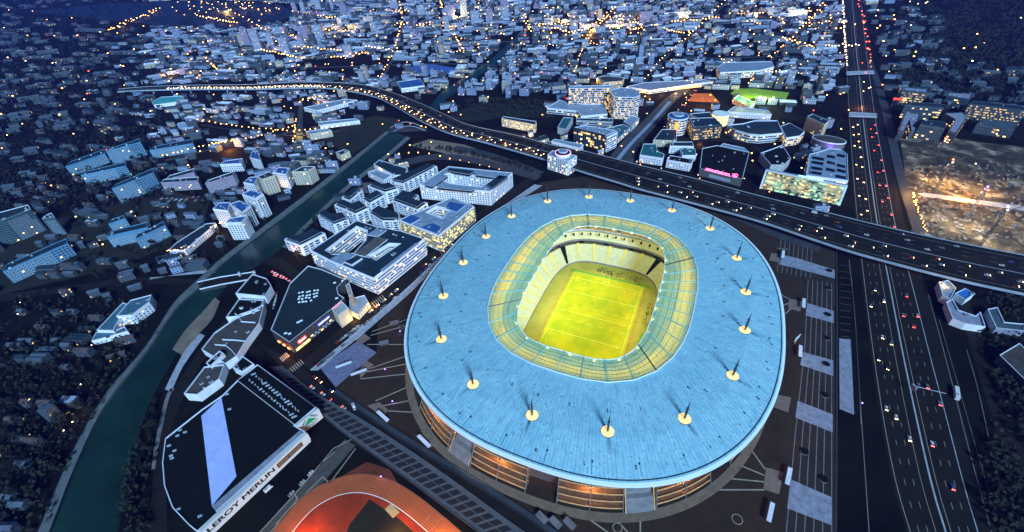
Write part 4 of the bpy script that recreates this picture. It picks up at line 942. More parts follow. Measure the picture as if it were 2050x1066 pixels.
for k, pts in enumerate((((516, 618), (480, 630), (470, 640)), ((470, 628), (478, 633), (483, 644), (511, 646)), ((445, 680), (470, 681), (490, 683)), ((430, 690), (452, 692), (462, 700), (474, 714)))):
    mb = MB()
    for a, b in zip(pts, pts[1:]):
        A, B = G(*a, 7.8), G(*b, 7.8); c = (A + B) / 2; c.z = 7.6; mb.box(c, ((B - A).length, .5, 1.3), TRIM, math.atan2((B - A).y, (B - A).x))
    mb.build('parapet', r2)
# -- warehouse store with the long lettered wall
LM = [(332, 879), (326, 928), (330, 975), (346, 1018), (378, 1052), (396, 1066), (612, 866), (590, 853), (636, 819), (516, 731), (476, 763), (446, 793), (404, 822)]
root, poly = bldg('warehouse_store', 'huge black roofed warehouse store with lettered pale wall beside the canal', 'warehouse', LM, 12, mat('pale_cladding', (0.58, 0.58, 0.56), .6, .06, .1), ROOFG, par=1.0)
for q, m_, hh in (([(403, 833), (443, 796), (473, 953), (424, 1012)], mat('skylight_blue', (0.42, 0.50, 0.95), .35, .12, .15), .5), ([(424, 1014), (600, 862), (606, 867), (432, 1024)], SLAB, .9), ([(476, 762), (516, 734), (630, 816), (590, 850)], ROOFG, 2.0)):
    w_ = ccw([(v.x, v.y) for v in (G(*p, 12 + hh) for p in q)]); mb = MB(); mb.poly([w_], 12 + hh, m_); mb.wall(w_, 12.02, 12 + hh, TRIM if hh > .6 else m_); mb.build('roof_panel', root)
for k in range(34):
    f = (k % 17) / 17; g_ = k // 17; p = G(500 + 95 * f + g_ * 8, 762 + 78 * f - g_ * 12, 14); mb = MB(); mb.box(p + Vector((0, 0, .5)), (random.uniform(1, 4), .8, 1), PARAP, random.choice((.9, -.67))); mb.build('roof_unit', root)
for px, py in ((361, 862), (371, 866), (356, 873), (343, 913), (350, 903), (339, 893), (358, 1020), (401, 1034), (460, 820), (455, 790), (345, 918)):
    p = G(px, py, 12); mb = MB(); mb.box(p + Vector((0, 0, .4)), (2.4, 1.2, .8), PARAP, .8); mb.build('roof_unit', root)
a, u, n, L = facade_frame((400, 1062), (612, 866), 13)
PW = mat('pale_cladding', (0.58, 0.58, 0.56)); INK = mat('black_ink', (0.01, 0.012, 0.012), .6, 0)
fa = a.copy(); fa.z = 8.4
mb = MB(); mb.box(a + u * (L * .5) + n * 1.2 + Vector((0, 0, -3.3)), (L, 2.2, 7.6), PW, math.atan2(u.y, u.x)); mb.build('fascia', root)
c = a + u * (L * .33) + n * 2.42; c.z = 9.8; text_part('LEROY MERLIN', c, u, Z, 5.6, INK, root, width=L * .60, bold=.22)
mb = MB(); c = a + u * (L * .79) + n * 2.4; c.z = 9.4; mb.box(c, (L * .26, .2, 4.6), mat('brown_board', (.13, .065, .03), .6, .2, .2), math.atan2(u.y, u.x)); mb.build('brown_board', root)
GOLD = mat('board_ink', (.34, .22, .12), .6, 0)
text_part('COURS', c + n * .16 + Vector((0, 0, 0)) - u * (L * .07), u, Z, 2.6, GOLD, root, width=L * .09); text_part('MATERIAUX', c + n * .16 + u * (L * .05), u, Z, 1.9, GOLD, root, width=L * .11)
a, u, n, L = facade_frame((592, 854), (637, 819), 13)
mb = MB(); c = a + u * L / 2 + n * .8 + Vector((0, 0, -4.2)); mb.box(c, (L, 1.4, 11.5), PW, math.atan2(u.y, u.x)); mb.build('corner_sign_wall', root)
cg = c + n * .85 + u * 0 + Vector((0, 0, 1.6)); GREEN = mat('logo_green', (0.02, .25, .07), .6, 0); mb = MB()
tri = [cg - u * 5.2 - Z * 2.6, cg + u * 5.2 - Z * 2.6, cg + Z * 3.0]; mb.face(tri if (tri[1] - tri[0]).cross(tri[2] - tri[0]).dot(n) > 0 else tri[::-1], GREEN); mb.build('green_triangle_logo', root)
d1 = (u * 5.2 + Z * 5.6).normalized(); d2 = (u * 5.2 - Z * 5.6).normalized()
text_part('LEROY', cg - u * 4.0 + Z * 1.3 + n * .1, d1, d1.cross(n) * -1 if (d1.cross(n) * -1).z > 0 else d1.cross(n), 2.3, INK, root, width=5.6)
text_part('MERLIN', cg + u * 4.2 + Z * 1.5 + n * .1, d2, (d2.cross(n) * -1) if (d2.cross(n) * -1).z > 0 else d2.cross(n), 2.3, INK, root, width=6.2)
text_part('P', cg - u * 4.6 - Z * 5.2 + n * .1, u, Z, 3.0, INK, root); text_part('MATERIAUX', cg + u * 2 - Z * 4.3 + n * .1, u, Z, 1.2, INK, root, width=7); text_part('200 m', cg + u * 2 - Z * 6.0 + n * .1, u, Z, 1.2, INK, root, width=4)
# -- left bank slabs and towers
SL = [('tall white tower pair at the south end of the stepped white estate', [(451, 447), (461, 438), (495, 432), (483, 446)], 24, WHITE), ('broad white tower block behind the southern pair of the white estate', [(426, 419), (440, 407), (461, 406), (456, 423)], 26, WHITE),
      ('white tower block with blue stair strip facing the canal', [(460, 409), (480, 403), (502, 412), (485, 426)], 26, WHITE), ('tallest white block with blank canal side gable', [(484, 389), (502, 381), (527, 388), (511, 398)], 30, WHITE),
      ('small white block on the estate west side', [(487, 366), (500, 356), (516, 354), (509, 370)], 20, WHITE), ('cream and white block midway along the estate', [(515, 354), (540, 344), (550, 352), (525, 360)], 24, CREAM),
      ('white block near the north end of the estate', [(545, 346), (558, 336), (580, 337), (572, 350)], 22, WHITE), ('end block of the white estate with dark gable', [(584, 345), (606, 334), (631, 334), (616, 344)], 20, CREAM),
      ('long slab with mauve centre bay west of the white estate', [(411, 369), (416, 362), (471, 343), (467, 352)], 15, PURPW), ('low long slab with mauve walls beside the parking', [(322, 367), (328, 360), (398, 355), (396, 363)], 13, PURPW), ('mauve and white slab behind the low slab', [(331, 361), (340, 352), (390, 338), (388, 346)], 12, PURPW),
      ('white slab with triangular gable north of the estate', [(440, 330), (450, 323), (486, 318), (483, 328)], 12, WHITE), ('tall white end gable block north of the estate', [(500, 316), (505, 304), (516, 302), (522, 322)], 16, WHITE),
      ('blue grey slab tower with white balcony grid left of the parking', [(224, 379), (232, 370), (308, 337), (307, 347)], 22, TEALW), ('blue slab tower with two pale stair strips', [(212, 304), (220, 298), (281, 278), (281, 285)], 22, TEALW), ('long dark blue slab with pale window columns', [(299, 302), (308, 294), (386, 279), (386, 288)], 14, TEALW),
      ('faint blue slab at the far left of the estate', [(131, 335), (140, 325), (210, 299), (210, 308)], 15, TEALW), ('wide blue slab below the far left slab', [(162, 352), (172, 344), (252, 325), (252, 333)], 16, TEALW),
      ('blue slab with white balcony cluster in the meadow', [(213, 475), (222, 464), (294, 446), (296, 456)], 15, TEALW), ('bright blue gabled slab nearest the low terrace', [(271, 480), (276, 470), (328, 444), (331, 452)], 15, TEALW), ('small white balcony block behind the meadow slabs', [(217, 450), (224, 440), (248, 432), (251, 438)], 11, TEALW),
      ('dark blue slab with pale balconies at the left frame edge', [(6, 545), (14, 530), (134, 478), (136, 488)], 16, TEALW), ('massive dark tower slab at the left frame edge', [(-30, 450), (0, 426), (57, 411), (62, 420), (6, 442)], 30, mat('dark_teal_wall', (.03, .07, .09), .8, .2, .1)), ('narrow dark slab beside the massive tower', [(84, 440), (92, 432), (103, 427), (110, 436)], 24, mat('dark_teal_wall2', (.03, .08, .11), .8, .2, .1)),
      ('low white terraced building with glowing court on the left bank', [(338, 502), (352, 488), (412, 449), (432, 447), (420, 460), (370, 502)], 7, TRIM)]
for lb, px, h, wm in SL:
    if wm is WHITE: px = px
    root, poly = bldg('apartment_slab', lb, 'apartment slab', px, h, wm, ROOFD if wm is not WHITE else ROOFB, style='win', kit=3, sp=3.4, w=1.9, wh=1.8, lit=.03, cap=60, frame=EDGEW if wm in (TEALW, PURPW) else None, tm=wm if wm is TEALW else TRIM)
bldg('terraced_building', 'blue roofed white terraced building on the left bank of the canal', 'apartment building', [(194, 662), (246, 607), (263, 612), (233, 650), (228, 663)], 8, WHITE, mat('teal_flat_roof', (.05, .13, .19), .7, .3, .15), style='win', kit=3, cap=40)
bldg('terraced_building', 'angled white building with tall notches above the left quay', 'apartment building', [(233, 634), (262, 602), (304, 591), (299, 606), (264, 632)], 11, WHITE, mat('teal_flat_roof', (.05, .13, .19)), style='win', kit=3, cap=40)
bldg('terraced_building', 'low white edged building in front of the left terraced pair', 'apartment building', [(184, 684), (193, 666), (228, 664), (250, 655), (256, 664), (215, 676)], 5, WHITE, mat('teal_flat_roof', (.05, .13, .19)), style='win', cap=20)
# -- north: offices and towers
root, poly = bldg('office_tower', 'square cream gridded tower with pink lit round attic beside the motorway', 'office tower', [(1096, 311), (1106, 302), (1155, 313), (1138, 324)], 21, WHITE, ROOFP, style='win', sp=3.3, w=1.9, wh=2.0, fh=3.4, lit=.3, cap=99)
def drum(root, c, r, z0, z1, wm, rm, trim=None, n=36, ry=1.0, rz=0.0):
    cs, sn = math.cos(rz), math.sin(rz)
    lp = [(c.x + r * math.cos(2 * math.pi * k / n) * cs - r * ry * math.sin(2 * math.pi * k / n) * sn, c.y + r * math.cos(2 * math.pi * k / n) * sn + r * ry * math.sin(2 * math.pi * k / n) * cs) for k in range(n)]
    mb = MB(); mb.wall(lp, z0, z1, wm); mb.build('drum_wall', root); mb = MB(); mb.poly([inset(lp, .5)], z1 - .4, rm); mb.build('drum_roof', root)
    if trim: mb = MB(); o_ = inset(lp, -.5); mb.rings([[Vector((*p, z1 - 1.2)) for p in o_], [Vector((*p, z1 + .1)) for p in o_], [Vector((*p, z1 + .1)) for p in inset(lp, .5)]], trim); mb.build('drum_rim', root)
drum(root, G(1127, 306, 25), 10.5, 21.02, 25.5, LITW and WHITE, ROOFD, mat('pink_rim', (.5, .3, .5), .5, 0, emit=(.9, .45, .9), es=1.2)); drum(root, G(1127, 302, 28), 6, 25.3, 28, STEEL, ROOFP, TRIM)
bldg('office_tower', 'black glazed office with scattered lit windows and white ribbed end', 'office', [(1149, 256), (1172, 252), (1234, 262), (1212, 271)], 24, mat('black_frame', (.02, .03, .05), .5, .2, .2), ROOFP, style='rib', gm=RIBCURT, bh=2.6, kit=6)
bldg('office_wing', 'white ribbed wing attached to the black glazed office', 'office', [(1212, 272), (1235, 263), (1236, 266), (1215, 276)], 23, WHITE, ROOFP, style='rib', slab=TRIM)
bldg('office_tower', 'long brightly lit slab office with white gable frame', 'office', [(1139, 178), (1141, 173), (1224, 172), (1224, 177)], 36, TRIM, ROOFP, style='rib', gm=RIBLIT, bh=2.7, kit=4)
bldg('office_tower', 'curved lit office tower with pale roof at the avenue corner', 'office', [(1221, 181), (1244, 176), (1268, 179), (1279, 185), (1281, 192), (1270, 196), (1231, 195)], 36, TRIM, ROOFP, style='rib', gm=RIBLIT, bh=2.5, kit=6, slab=TRIM)
bldg('office_podium', 'low pale podium building below the lit slab office', 'office', [(1095, 217), (1120, 201), (1138, 207), (1172, 210), (1211, 210), (1216, 229), (1163, 234), (1155, 223)], 9, WHITE, ROOFP, style='rib', kit=10, par=1)
bldg('office_wedge', 'wedge shaped pale building with sloping dark roof by the ramp', 'building', [(1116, 256), (1128, 236), (1147, 237), (1133, 260)], 10, GREYW, ROOFT)
bldg('long_building', 'long low building with lit strip in front of the podium', 'building', [(1154, 242), (1154, 237), (1227, 238), (1227, 245)], 9, GREYW, ROOFD, style='rib', kit=5, gm=RIBBON)
bldg('corner_building', 'grey blocky building beside the avenue junction', 'building', [(1248, 244), (1262, 232), (1280, 237), (1264, 254)], 9, GREYW, ROOFP, kit=3, style='win', cap=30, lit=.3)
bldg('street_building', 'dark terrace row along the avenue below the corner building', 'building', [(1196, 262), (1246, 250), (1262, 256), (1236, 280)], 7, GREYW, ROOFT, kit=6, style='win', cap=20, lit=.4)
root, poly = bldg('old_warehouse', 'old cream building floodlit orange at its feet beside the motorway', 'old building', [(1004, 238), (1008, 234), (1074, 244), (1072, 251)], 13, CREAM, ROOFD, style='win', lit=.35, cap=60)
for px in (1006, 1020, 1035, 1050, 1064): lamp('POINT', G(px, 262 + (px - 1006) * .14, 3) + Vector((0, -4, 0)), 5200, (1, .62, .2), size=1, name='facade_lamp')
bldg('footbridge_deck', 'long thin pale canopy roof above the motorway ramp', 'canopy', [(1104, 283), (1110, 279), (1168, 290), (1161, 297)], 14, TRIM, ROOFP, par=.5, style='rib', gm=RIBBON)
NE = [('teal roofed L shaped building at the avenue crossing', [(1281, 311), (1288, 289), (1313, 289), (1317, 304), (1330, 310), (1327, 318)], 11, ROOFT), ('dark roofed rectangular building with rows of square windows', [(1341, 293), (1343, 285), (1386, 285), (1389, 294)], 11, ROOFD), ('small teal roofed pavilion behind the purple lit building', [(1362, 303), (1368, 296), (1391, 298), (1394, 312), (1366, 312)], 9, ROOFT),
      ('purple lit roofed building with square windows along the motorway', [(1335, 321), (1342, 312), (1388, 320), (1383, 329)], 11, ROOFG), ('stepped cream balcony building beside the avenue', [(1308, 281), (1325, 260), (1355, 260), (1354, 283)], 10, ROOFD), ('flat blue roofed office behind the stepped building', [(1380, 229), (1421, 225), (1438, 236), (1404, 242)], 14, ROOFD),
      ('white sawtooth building with small windows on the east', [(1436, 297), (1448, 288), (1490, 297), (1500, 306), (1492, 314), (1455, 306)], 8, ROOFP), ('long pale building with many openings behind the drum office', [(1456, 224), (1470, 214), (1538, 222), (1545, 230)], 9, ROOFP), ('beige gridded apartment tower east of the sports field', [(1616, 234), (1627, 229), (1660, 243), (1650, 251)], 20, ROOFD)]
for lb, px, h, rm in NE: bldg('city_building', lb, 'building', px, h, CREAM if 'beige' in lb or 'cream' in lb else WHITE, rm, style='win', kit=3, lit=.08, cap=60, sp=3.6)
c = G(1340, 316, 12.5); lamp('POINT', c, 1500, (.5, .3, 1), size=1, name='purple_lamp')
root, poly = bldg('retail_hall', 'dark low hall with a pink neon sign along its roof edge', 'hall', [(1401, 338), (1406, 298), (1436, 292), (1500, 306), (1486, 360)], 10, mat('hall_wall', (.10, .11, .11), .8, .2, .1), ROOFG, kit=8)
a, u, n, L = facade_frame((1401, 338), (1486, 360), 10)
if u.dot(RX) < 0: a, u = a + u * L, -u
c = a + u * (L * .42); c.z = 12.6
text_part('vente-privee.com', c + n * .4, u, Z, 4.6, LSIGNP, root, width=L * .56, thick=.5)
mb = MB(); mb.box(c + Vector((0, 0, -2.4)), (L * .62, .3, .25), LSIGNP, math.atan2(u.y, u.x)); mb.build('neon_underline', root)
cb = a + u * (L * .82); cb.z = 12.8; mb = MB()
for k in range(2):
    for (cx_, cz_, r_) in ((-1.6, .9, 1.5), (1.7, 1.1, 1.8), (-1.2, -1.1, 1.0), (1.2, -1.1, 1.1)):
        for q in range(12):
            a0, a1 = 2 * math.pi * q / 12, 2 * math.pi * (q + 1) / 12
            mb.tube(cb + n * .4 + u * (cx_ + r_ * math.cos(a0)) + Z * (cz_ + r_ * math.sin(a0)), cb + n * .4 + u * (cx_ + r_ * math.cos(a1)) + Z * (cz_ + r_ * math.sin(a1)), .22, .22, LSIGNP, 4, False)
    break
mb.build('neon_butterfly', root)
mb = MB(); c = a + u * (L * .5) + n * .3; c.z = 4; mb.box(c, (L * .5, .5, 4), PARAP, math.atan2(u.y, u.x)); mb.build('lower_band', root)
root = empty('drum_office', G(1358, 232), 'round office drum with ring roof and a tall orange lit atrium slot', 'office')
drum(root, G(1358, 232, 26), 15, 0, 26, WHITE, ROOFB, TRIM); drum(root, G(1358, 229, 27.4), 8, 25.7, 27.6, STEEL, ROOFP, TRIM)
g0 = G(1358, 232, 26)
for k in range(6):
    lp = [(g0.x + 15.15 * math.cos(2 * math.pi * q / 36), g0.y + 15.15 * math.sin(2 * math.pi * q / 36)) for q in range(36)]; mb = MB(); mb.wall(lp, 2 + k * 3.9, 4.2 + k * 3.9, RIBBON); mb.build('window_band', root)
d_ = (CAM - g0); d_.z = 0; d_.normalize(); mb = MB(); mb.box(Vector((g0.x, g0.y, 11)) + d_ * 14.6, (2.6, 5.0, 22), mat('atrium_orange', (.3, .12, .03), .5, 0, emit=(1, .42, .06), es=1.3), math.atan2(d_.y, d_.x)); mb.build('lit_atrium', root)
root = empty('round_pavilion', G(1445, 230), 'white domed round pavilion with yellow lit balconies', 'building')
g0 = G(1443, 227, 18); drum(root, g0, 12, 0, 18, CREAM, mat('bright_roof', (.75, .85, .88), .4, .05), TRIM)
for k in range(4):
    lp = [(g0.x + 12.3 * math.cos(2 * math.pi * q / 36), g0.y + 12.3 * math.sin(2 * math.pi * q / 36)) for q in range(36)]; mb = MB(); mb.wall(lp, 2 + k * 4.1, 4.0 + k * 4.1, LITY if k < 4 else RIBLIT); mb.build('window_band', root)
bldg('lit_office', 'dark office with bright yellow windows on every floor in the centre east', 'office', [(1380, 238), (1430, 236), (1446, 251), (1390, 256)], 20, mat('black_frame', (.02, .03, .05)), ROOFD, style='rib', gm=RIBLIT, bh=2.2, kit=5, slab=STEEL)
lamp('POINT', G(1400, 286, 3), 7000, (1, .45, .1), size=1, name='shop_lamp'); lamp('POINT', G(1478, 253, 8), 5000, (1, .35, .08), size=1, name='shop_lamp')
bldg('dark_hall', 'large dark angular building with two pale roof edges', 'hall', [(1455, 252), (1487, 249), (1510, 243), (1556, 243), (1567, 268), (1522, 272), (1500, 270), (1472, 262)], 12, WHITE, ROOFD, par=1.4, style='rib', kit=3)
bldg('cube_office', 'white framed office cube with a bright yellow window wall', 'office', [(1562, 254), (1580, 247), (1611, 264), (1601, 273), (1574, 277)], 13, WHITE, ROOFD, style='rib', gm=RIBLIT, bh=2.6)
bldg('octagon_building', 'octagonal dark building with white parapet and blue plant roof', 'building', [(1522, 308), (1545, 300), (1566, 292), (1583, 319), (1569, 332), (1543, 332)], 11, GREYW, ROOFG, par=1.3, kit=8)
root = empty('oval_arena', G(1660, 284), 'oval dark building with glowing purple end strips', 'building')
g0 = G(1660, 279, 9); drum(root, g0, 21, 0, 9, mat('violet_wall', (.12, .11, .16), .7, .2), PARK, TRIM, ry=.6, rz=-.2); lamp('POINT', G(1662, 296, 4), 5000, (.3, .2, 1), size=2, name='purple_lamp')
for px_, py_, w_ in ((1637, 280, 9), (1675, 288, 13)): mb = MB(); q = G(px_, py_, 6.5); mb.box(q, (w_, 1.0, 4), LPURP, .25); mb.build('lit_end_strip', root)
root, poly = bldg('comb_office', 'white comb shaped office roof with dark slots behind the glass front', 'office', [(1620, 310), (1640, 305), (1660, 298), (1684, 300), (1696, 310), (1698, 363), (1614, 352)], 17, WHITE, ROOFP, par=.8, kit=6, style='win', cap=40)
for px0, py0, px1, py1 in ((1627, 313, 1650, 317), (1626, 322, 1649, 326), (1624, 333, 1647, 337), (1622, 342, 1646, 346), (1657, 310, 1672, 313), (1657, 322, 1672, 326), (1655, 336, 1672, 340), (1677, 308, 1692, 311), (1677, 328, 1693, 332), (1677, 338, 1694, 342), (1674, 350, 1694, 354)):
    w_ = ccw([(v.x, v.y) for v in (G(*p, 17.6) for p in ((px0, py0), (px1, py1), (px1 - 1, py1 + 5), (px0 - 1, py0 + 5)))]); mb = MB(); mb.poly([w_], 17.6, ROOFG); mb.wall(w_, 17.02, 17.6, ROOFB); mb.build('roof_slot', root)
GLB = [(1534, 339), (1697, 371), (1692, 386), (1690, 392), (1529, 358)]
def glow_interior():
    m = bpy.data.materials.new('lit_interior'); m.use_nodes = True; nt = m.node_tree; b = nt.nodes['Principled BSDF']; h = N(nt)
    g = nt.nodes.new('ShaderNodeNewGeometry'); v = nt.nodes.new('ShaderNodeTexVoronoi'); v.inputs['Scale'].default_value = .33; nt.links.new(g.outputs['Position'], v.inputs['Vector'])
    n = nt.nodes.new('ShaderNodeTexNoise'); n.inputs['Scale'].default_value = .06; nt.links.new(g.outputs['Position'], n.inputs['Vector'])
    s = nt.nodes.new('ShaderNodeSeparateColor'); nt.links.new(v.outputs['Color'], s.inputs[0])
    r = nt.nodes.new('ShaderNodeMapRange'); r.inputs[1].default_value = .4; r.inputs[2].default_value = .6; nt.links.new(n.outputs['Fac'], r.inputs[0])
    nt.links.new(h.mix(r.outputs[0], (1.0, .72, .25), (.45, .95, .62)), b.inputs['Emission Color']); nt.links.new(h.math('MULTIPLY', h.math('POWER', s.outputs[0], 1.6), 1.3), b.inputs['Emission Strength']); b.inputs['Base Color'].default_value = (.05, .06, .05, 1); m.cycles.emission_sampling = 'NONE'; return m
root = empty('glass_hall', G(1610, 395), 'glass fronted hall glowing white green and yellow beside the motorway', 'office')
A, B = G(1534, 339, 20), G(1697, 371, 20); a0, b0 = G(1524, 384), G(1681, 424); INT = glow_interior()
wl = [(A.x, A.y), (B.x, B.y)]; u = (B - A).normalized(); n = u.cross(Z); n = n if n.dot(CAM - A) > 0 else -n; L = (B - A).length
foot = ccw([(p.x, p.y) for p in (A, B, B + n * 14, A + n * 14)])
mb = MB(); mb.wall(foot, 0, 3, INT); mb.build('ground_floor', root)
for k in range(4):
    z_ = 3.4 + k * 4.2; fr = ccw([(p.x, p.y) for p in (A + u * 3, B - u * 3, B - u * 3 + n * (13 - k * 2.2), A + u * 3 + n * (13 - k * 2.2))])
    mb = MB(); mb.wall(fr, z_, z_ + 3.5, INT); mb.poly([fr], z_ + 3.5, CREAM); mb.build('lit_floor', root)
mb = MB()
for f in (0, 1):
    e = A.lerp(B, f); e.z = 0; mb.face([e, e + n * 15, e + n * 3 + Z * 20.6, e + Z * 20.6], WHITE); mb.face([e + u * (2 - 4 * f), e + Z * 20.6 + u * (2 - 4 * f), e + n * 3 + Z * 20.6 + u * (2 - 4 * f), e + n * 15 + u * (2 - 4 * f)], WHITE); mb.face([e + n * 15, e + n * 15 + u * (2 - 4 * f), e + n * 3 + Z * 20.6 + u * (2 - 4 * f), e + n * 3 + Z * 20.6], TRIM)
mb.build('end_frame', root)
for k in range(15):
    e = A.lerp(B, k / 14); e.z = 0; mb = MB(); mb.tube(e + n * 15, e + n * 3 + Z * 20.4, .22, .22, TRIM, 4); mb.build('mullion', root)
mb = MB(); tp = ccw([(p.x, p.y) for p in (A, B, B + n * 3.4, A + n * 3.4)]); mb.poly([tp], 20.8, ROOFP); mb.wall(tp, 19.6, 20.8, TRIM); mb.build('roof_edge', root)
c = A.lerp(B, .56) + n * 3.7; c.z = 22; text_part('randstad', c, u if u.cross(Z).dot(n) > 0 else -u, Z, 3.6, mat('sign_cyan', (.1, .4, .5), .5, 0, emit=(.35, .85, 1.0), es=3), root, width=26, thick=.4)

# ------------------------------------------------------------------ east side: dark towers, site, pavilions
DKW = mat('night_wall', (.05, .075, .10), .7, .3, .1)
for lb, px, h, gm, rm in (('dark office tower with rows of yellow windows above the red sign', [(1809, 181), (1812, 176), (1857, 180), (1855, 186)], 24, RIBLIT, ROOFP), ('wide dark office with yellow lit floors below the red sign', [(1812, 211), (1818, 204), (1892, 210), (1890, 217)], 20, RIBCURT, ROOFD),
                          ('dark slab office with broken rows of yellow light at the right edge', [(1940, 209), (1950, 203), (2060, 214), (2056, 223)], 22, RIBLIT, ROOFD), ('dark square office with faint windows behind the cranes', [(1842, 250), (1850, 240), (1895, 246), (1892, 258)], 20, RIBCURT, ROOFD),
                          ('blue grey forked roof building beside the dark square office', [(1800, 262), (1813, 226), (1842, 229), (1833, 260), (1824, 262), (1821, 242), (1811, 264)], 14, RIBBON, SLAB), ('slanted pale roofed slab right of the forked building', [(1900, 264), (1912, 240), (1890, 228), (1926, 226), (1938, 234), (1915, 268)], 16, RIBCURT, SLAB),
                          ('distant pale roofed building at the right behind the dark offices', [(1896, 192), (1900, 186), (1946, 190), (1942, 200)], 10, RIBBON, SLAB), ('dim grey roofed slab near the right edge', [(1955, 250), (1966, 238), (2040, 246), (2030, 262)], 12, RIBCURT, DKW)):
    root, poly = bldg('office_tower', lb, 'office', px, h, DKW, rm, style='rib', gm=gm, bh=1.6, kit=2, fh=3.6, tm=DKW)
root = empty('red_sign_board', G(1805, 214, 0), 'glowing red roof sign with a row of blocks and a round emblem', 'sign')
A, B = G(1789, 198, 20), G(1812, 200, 20); u = (B - A).normalized(); n = u.cross(Z); n = n if n.dot(CAM - A) > 0 else -n; rz = math.atan2(u.y, u.x); L = (B - A).length
mb = MB(); mb.box(A.lerp(B, .5) - n * .5, (L * 1.1, .4, 5), mat('sign_back', (.1, .01, .01), .6, 0), rz); mb.build('backboard', root)
for k in range(6): mb = MB(); c = A + u * (L * (.06 + .125 * k)); mb.box(c, (L * .09, .4, 2.6), LSIGNR, rz); mb.build('lit_block', root)
mb = MB(); c = A + u * (L * .93); mb.tube(c - n * .2, c + n * .2, 2.2, 2.2, mat('sign_orange', (.3, .1, .02), .5, 0, emit=(1, .3, .08), es=6), 14); mb.build('emblem', root)
for f in (.1, .9): mb = MB(); c = A.lerp(B, f) - n * .9; mb.tube((c.x, c.y, 0), (c.x, c.y, 20), .5, .5, DKW, 5); mb.build('post', root)
def site_mat():
    m = bpy.data.materials.new('building_site'); m.use_nodes = True; nt = m.node_tree; b = nt.nodes['Principled BSDF']; h = N(nt)
    g = nt.nodes.new('ShaderNodeNewGeometry'); v = nt.nodes.new('ShaderNodeTexNoise'); v.inputs['Scale'].default_value = .045; v.inputs['Detail'].default_value = 9; v.inputs['Roughness'].default_value = .7; v.inputs['Distortion'].default_value = .6; nt.links.new(g.outputs['Position'], v.inputs['Vector'])
    r = nt.nodes.new('ShaderNodeValToRGB'); nt.links.new(v.outputs['Fac'], r.inputs[0]); e = r.color_ramp.elements
    e[0].position = .42; e[0].color = (.008, .009, .006, 1); e[1].position = .68; e[1].color = (.36, .32, .26, 1); x = e.new(.54); x.color = (.07, .05, .025, 1)
    nt.links.new(r.outputs[0], b.inputs['Base Color']); b.inputs['Roughness'].default_value = 1; return m
SITE = site_mat()
ground_poly('building_site', [(1800, 262), (1860, 268), (1960, 285), (2100, 300), (2100, 560), (1990, 505), (1850, 470), (1830, 430), (1812, 350)], SITE, .02)
ground_poly('site_road', [(1836, 388), (1850, 386), (2060, 414), (2060, 424), (1850, 394)], CONC, .05)
mb = MB(); rnd = random.Random(3)
for k in range(420):
    p = G(rnd.uniform(1825, 2060), rnd.uniform(330, 480)); s_ = rnd.uniform(.8, 5); hgt = rnd.uniform(.3, 2.2)
    if any(a <= p.x <= b_ and c <= p.y <= d and inpoly(p, q) for a, b_, c, d, q in OCC if d - c < 60 and len(q) != 9): continue
    mb.box((p.x, p.y, hgt / 2), (s_, rnd.uniform(.6, 3), hgt), rnd.choice((CONCD, TAN, CONCD, BROWN, TAN)), rnd.uniform(0, 3))
mb.build('building_site_rubble', kind='stuff')
for px, py, e, col in ((1836, 372, 26000, (1, .5, .12)), (1905, 352, 30000, (1, .62, .22)), (1940, 382, 46000, (1, .42, .06)), (1980, 366, 30000, (1, .62, .25)), (1900, 430, 22000, (1, .85, .6)), (1960, 440, 22000, (1, .85, .6)), (2020, 420, 16000, (1, .8, .5)), (1870, 345, 12000, (1, .6, .2)), (2000, 470, 12000, (1, .85, .6))):
    lamp('POINT', G(px, py, 12), e * 1.7, col, size=1, name='site_lamp')
YEL = mat('crane_yellow', (.30, .20, .05), .6, 0)
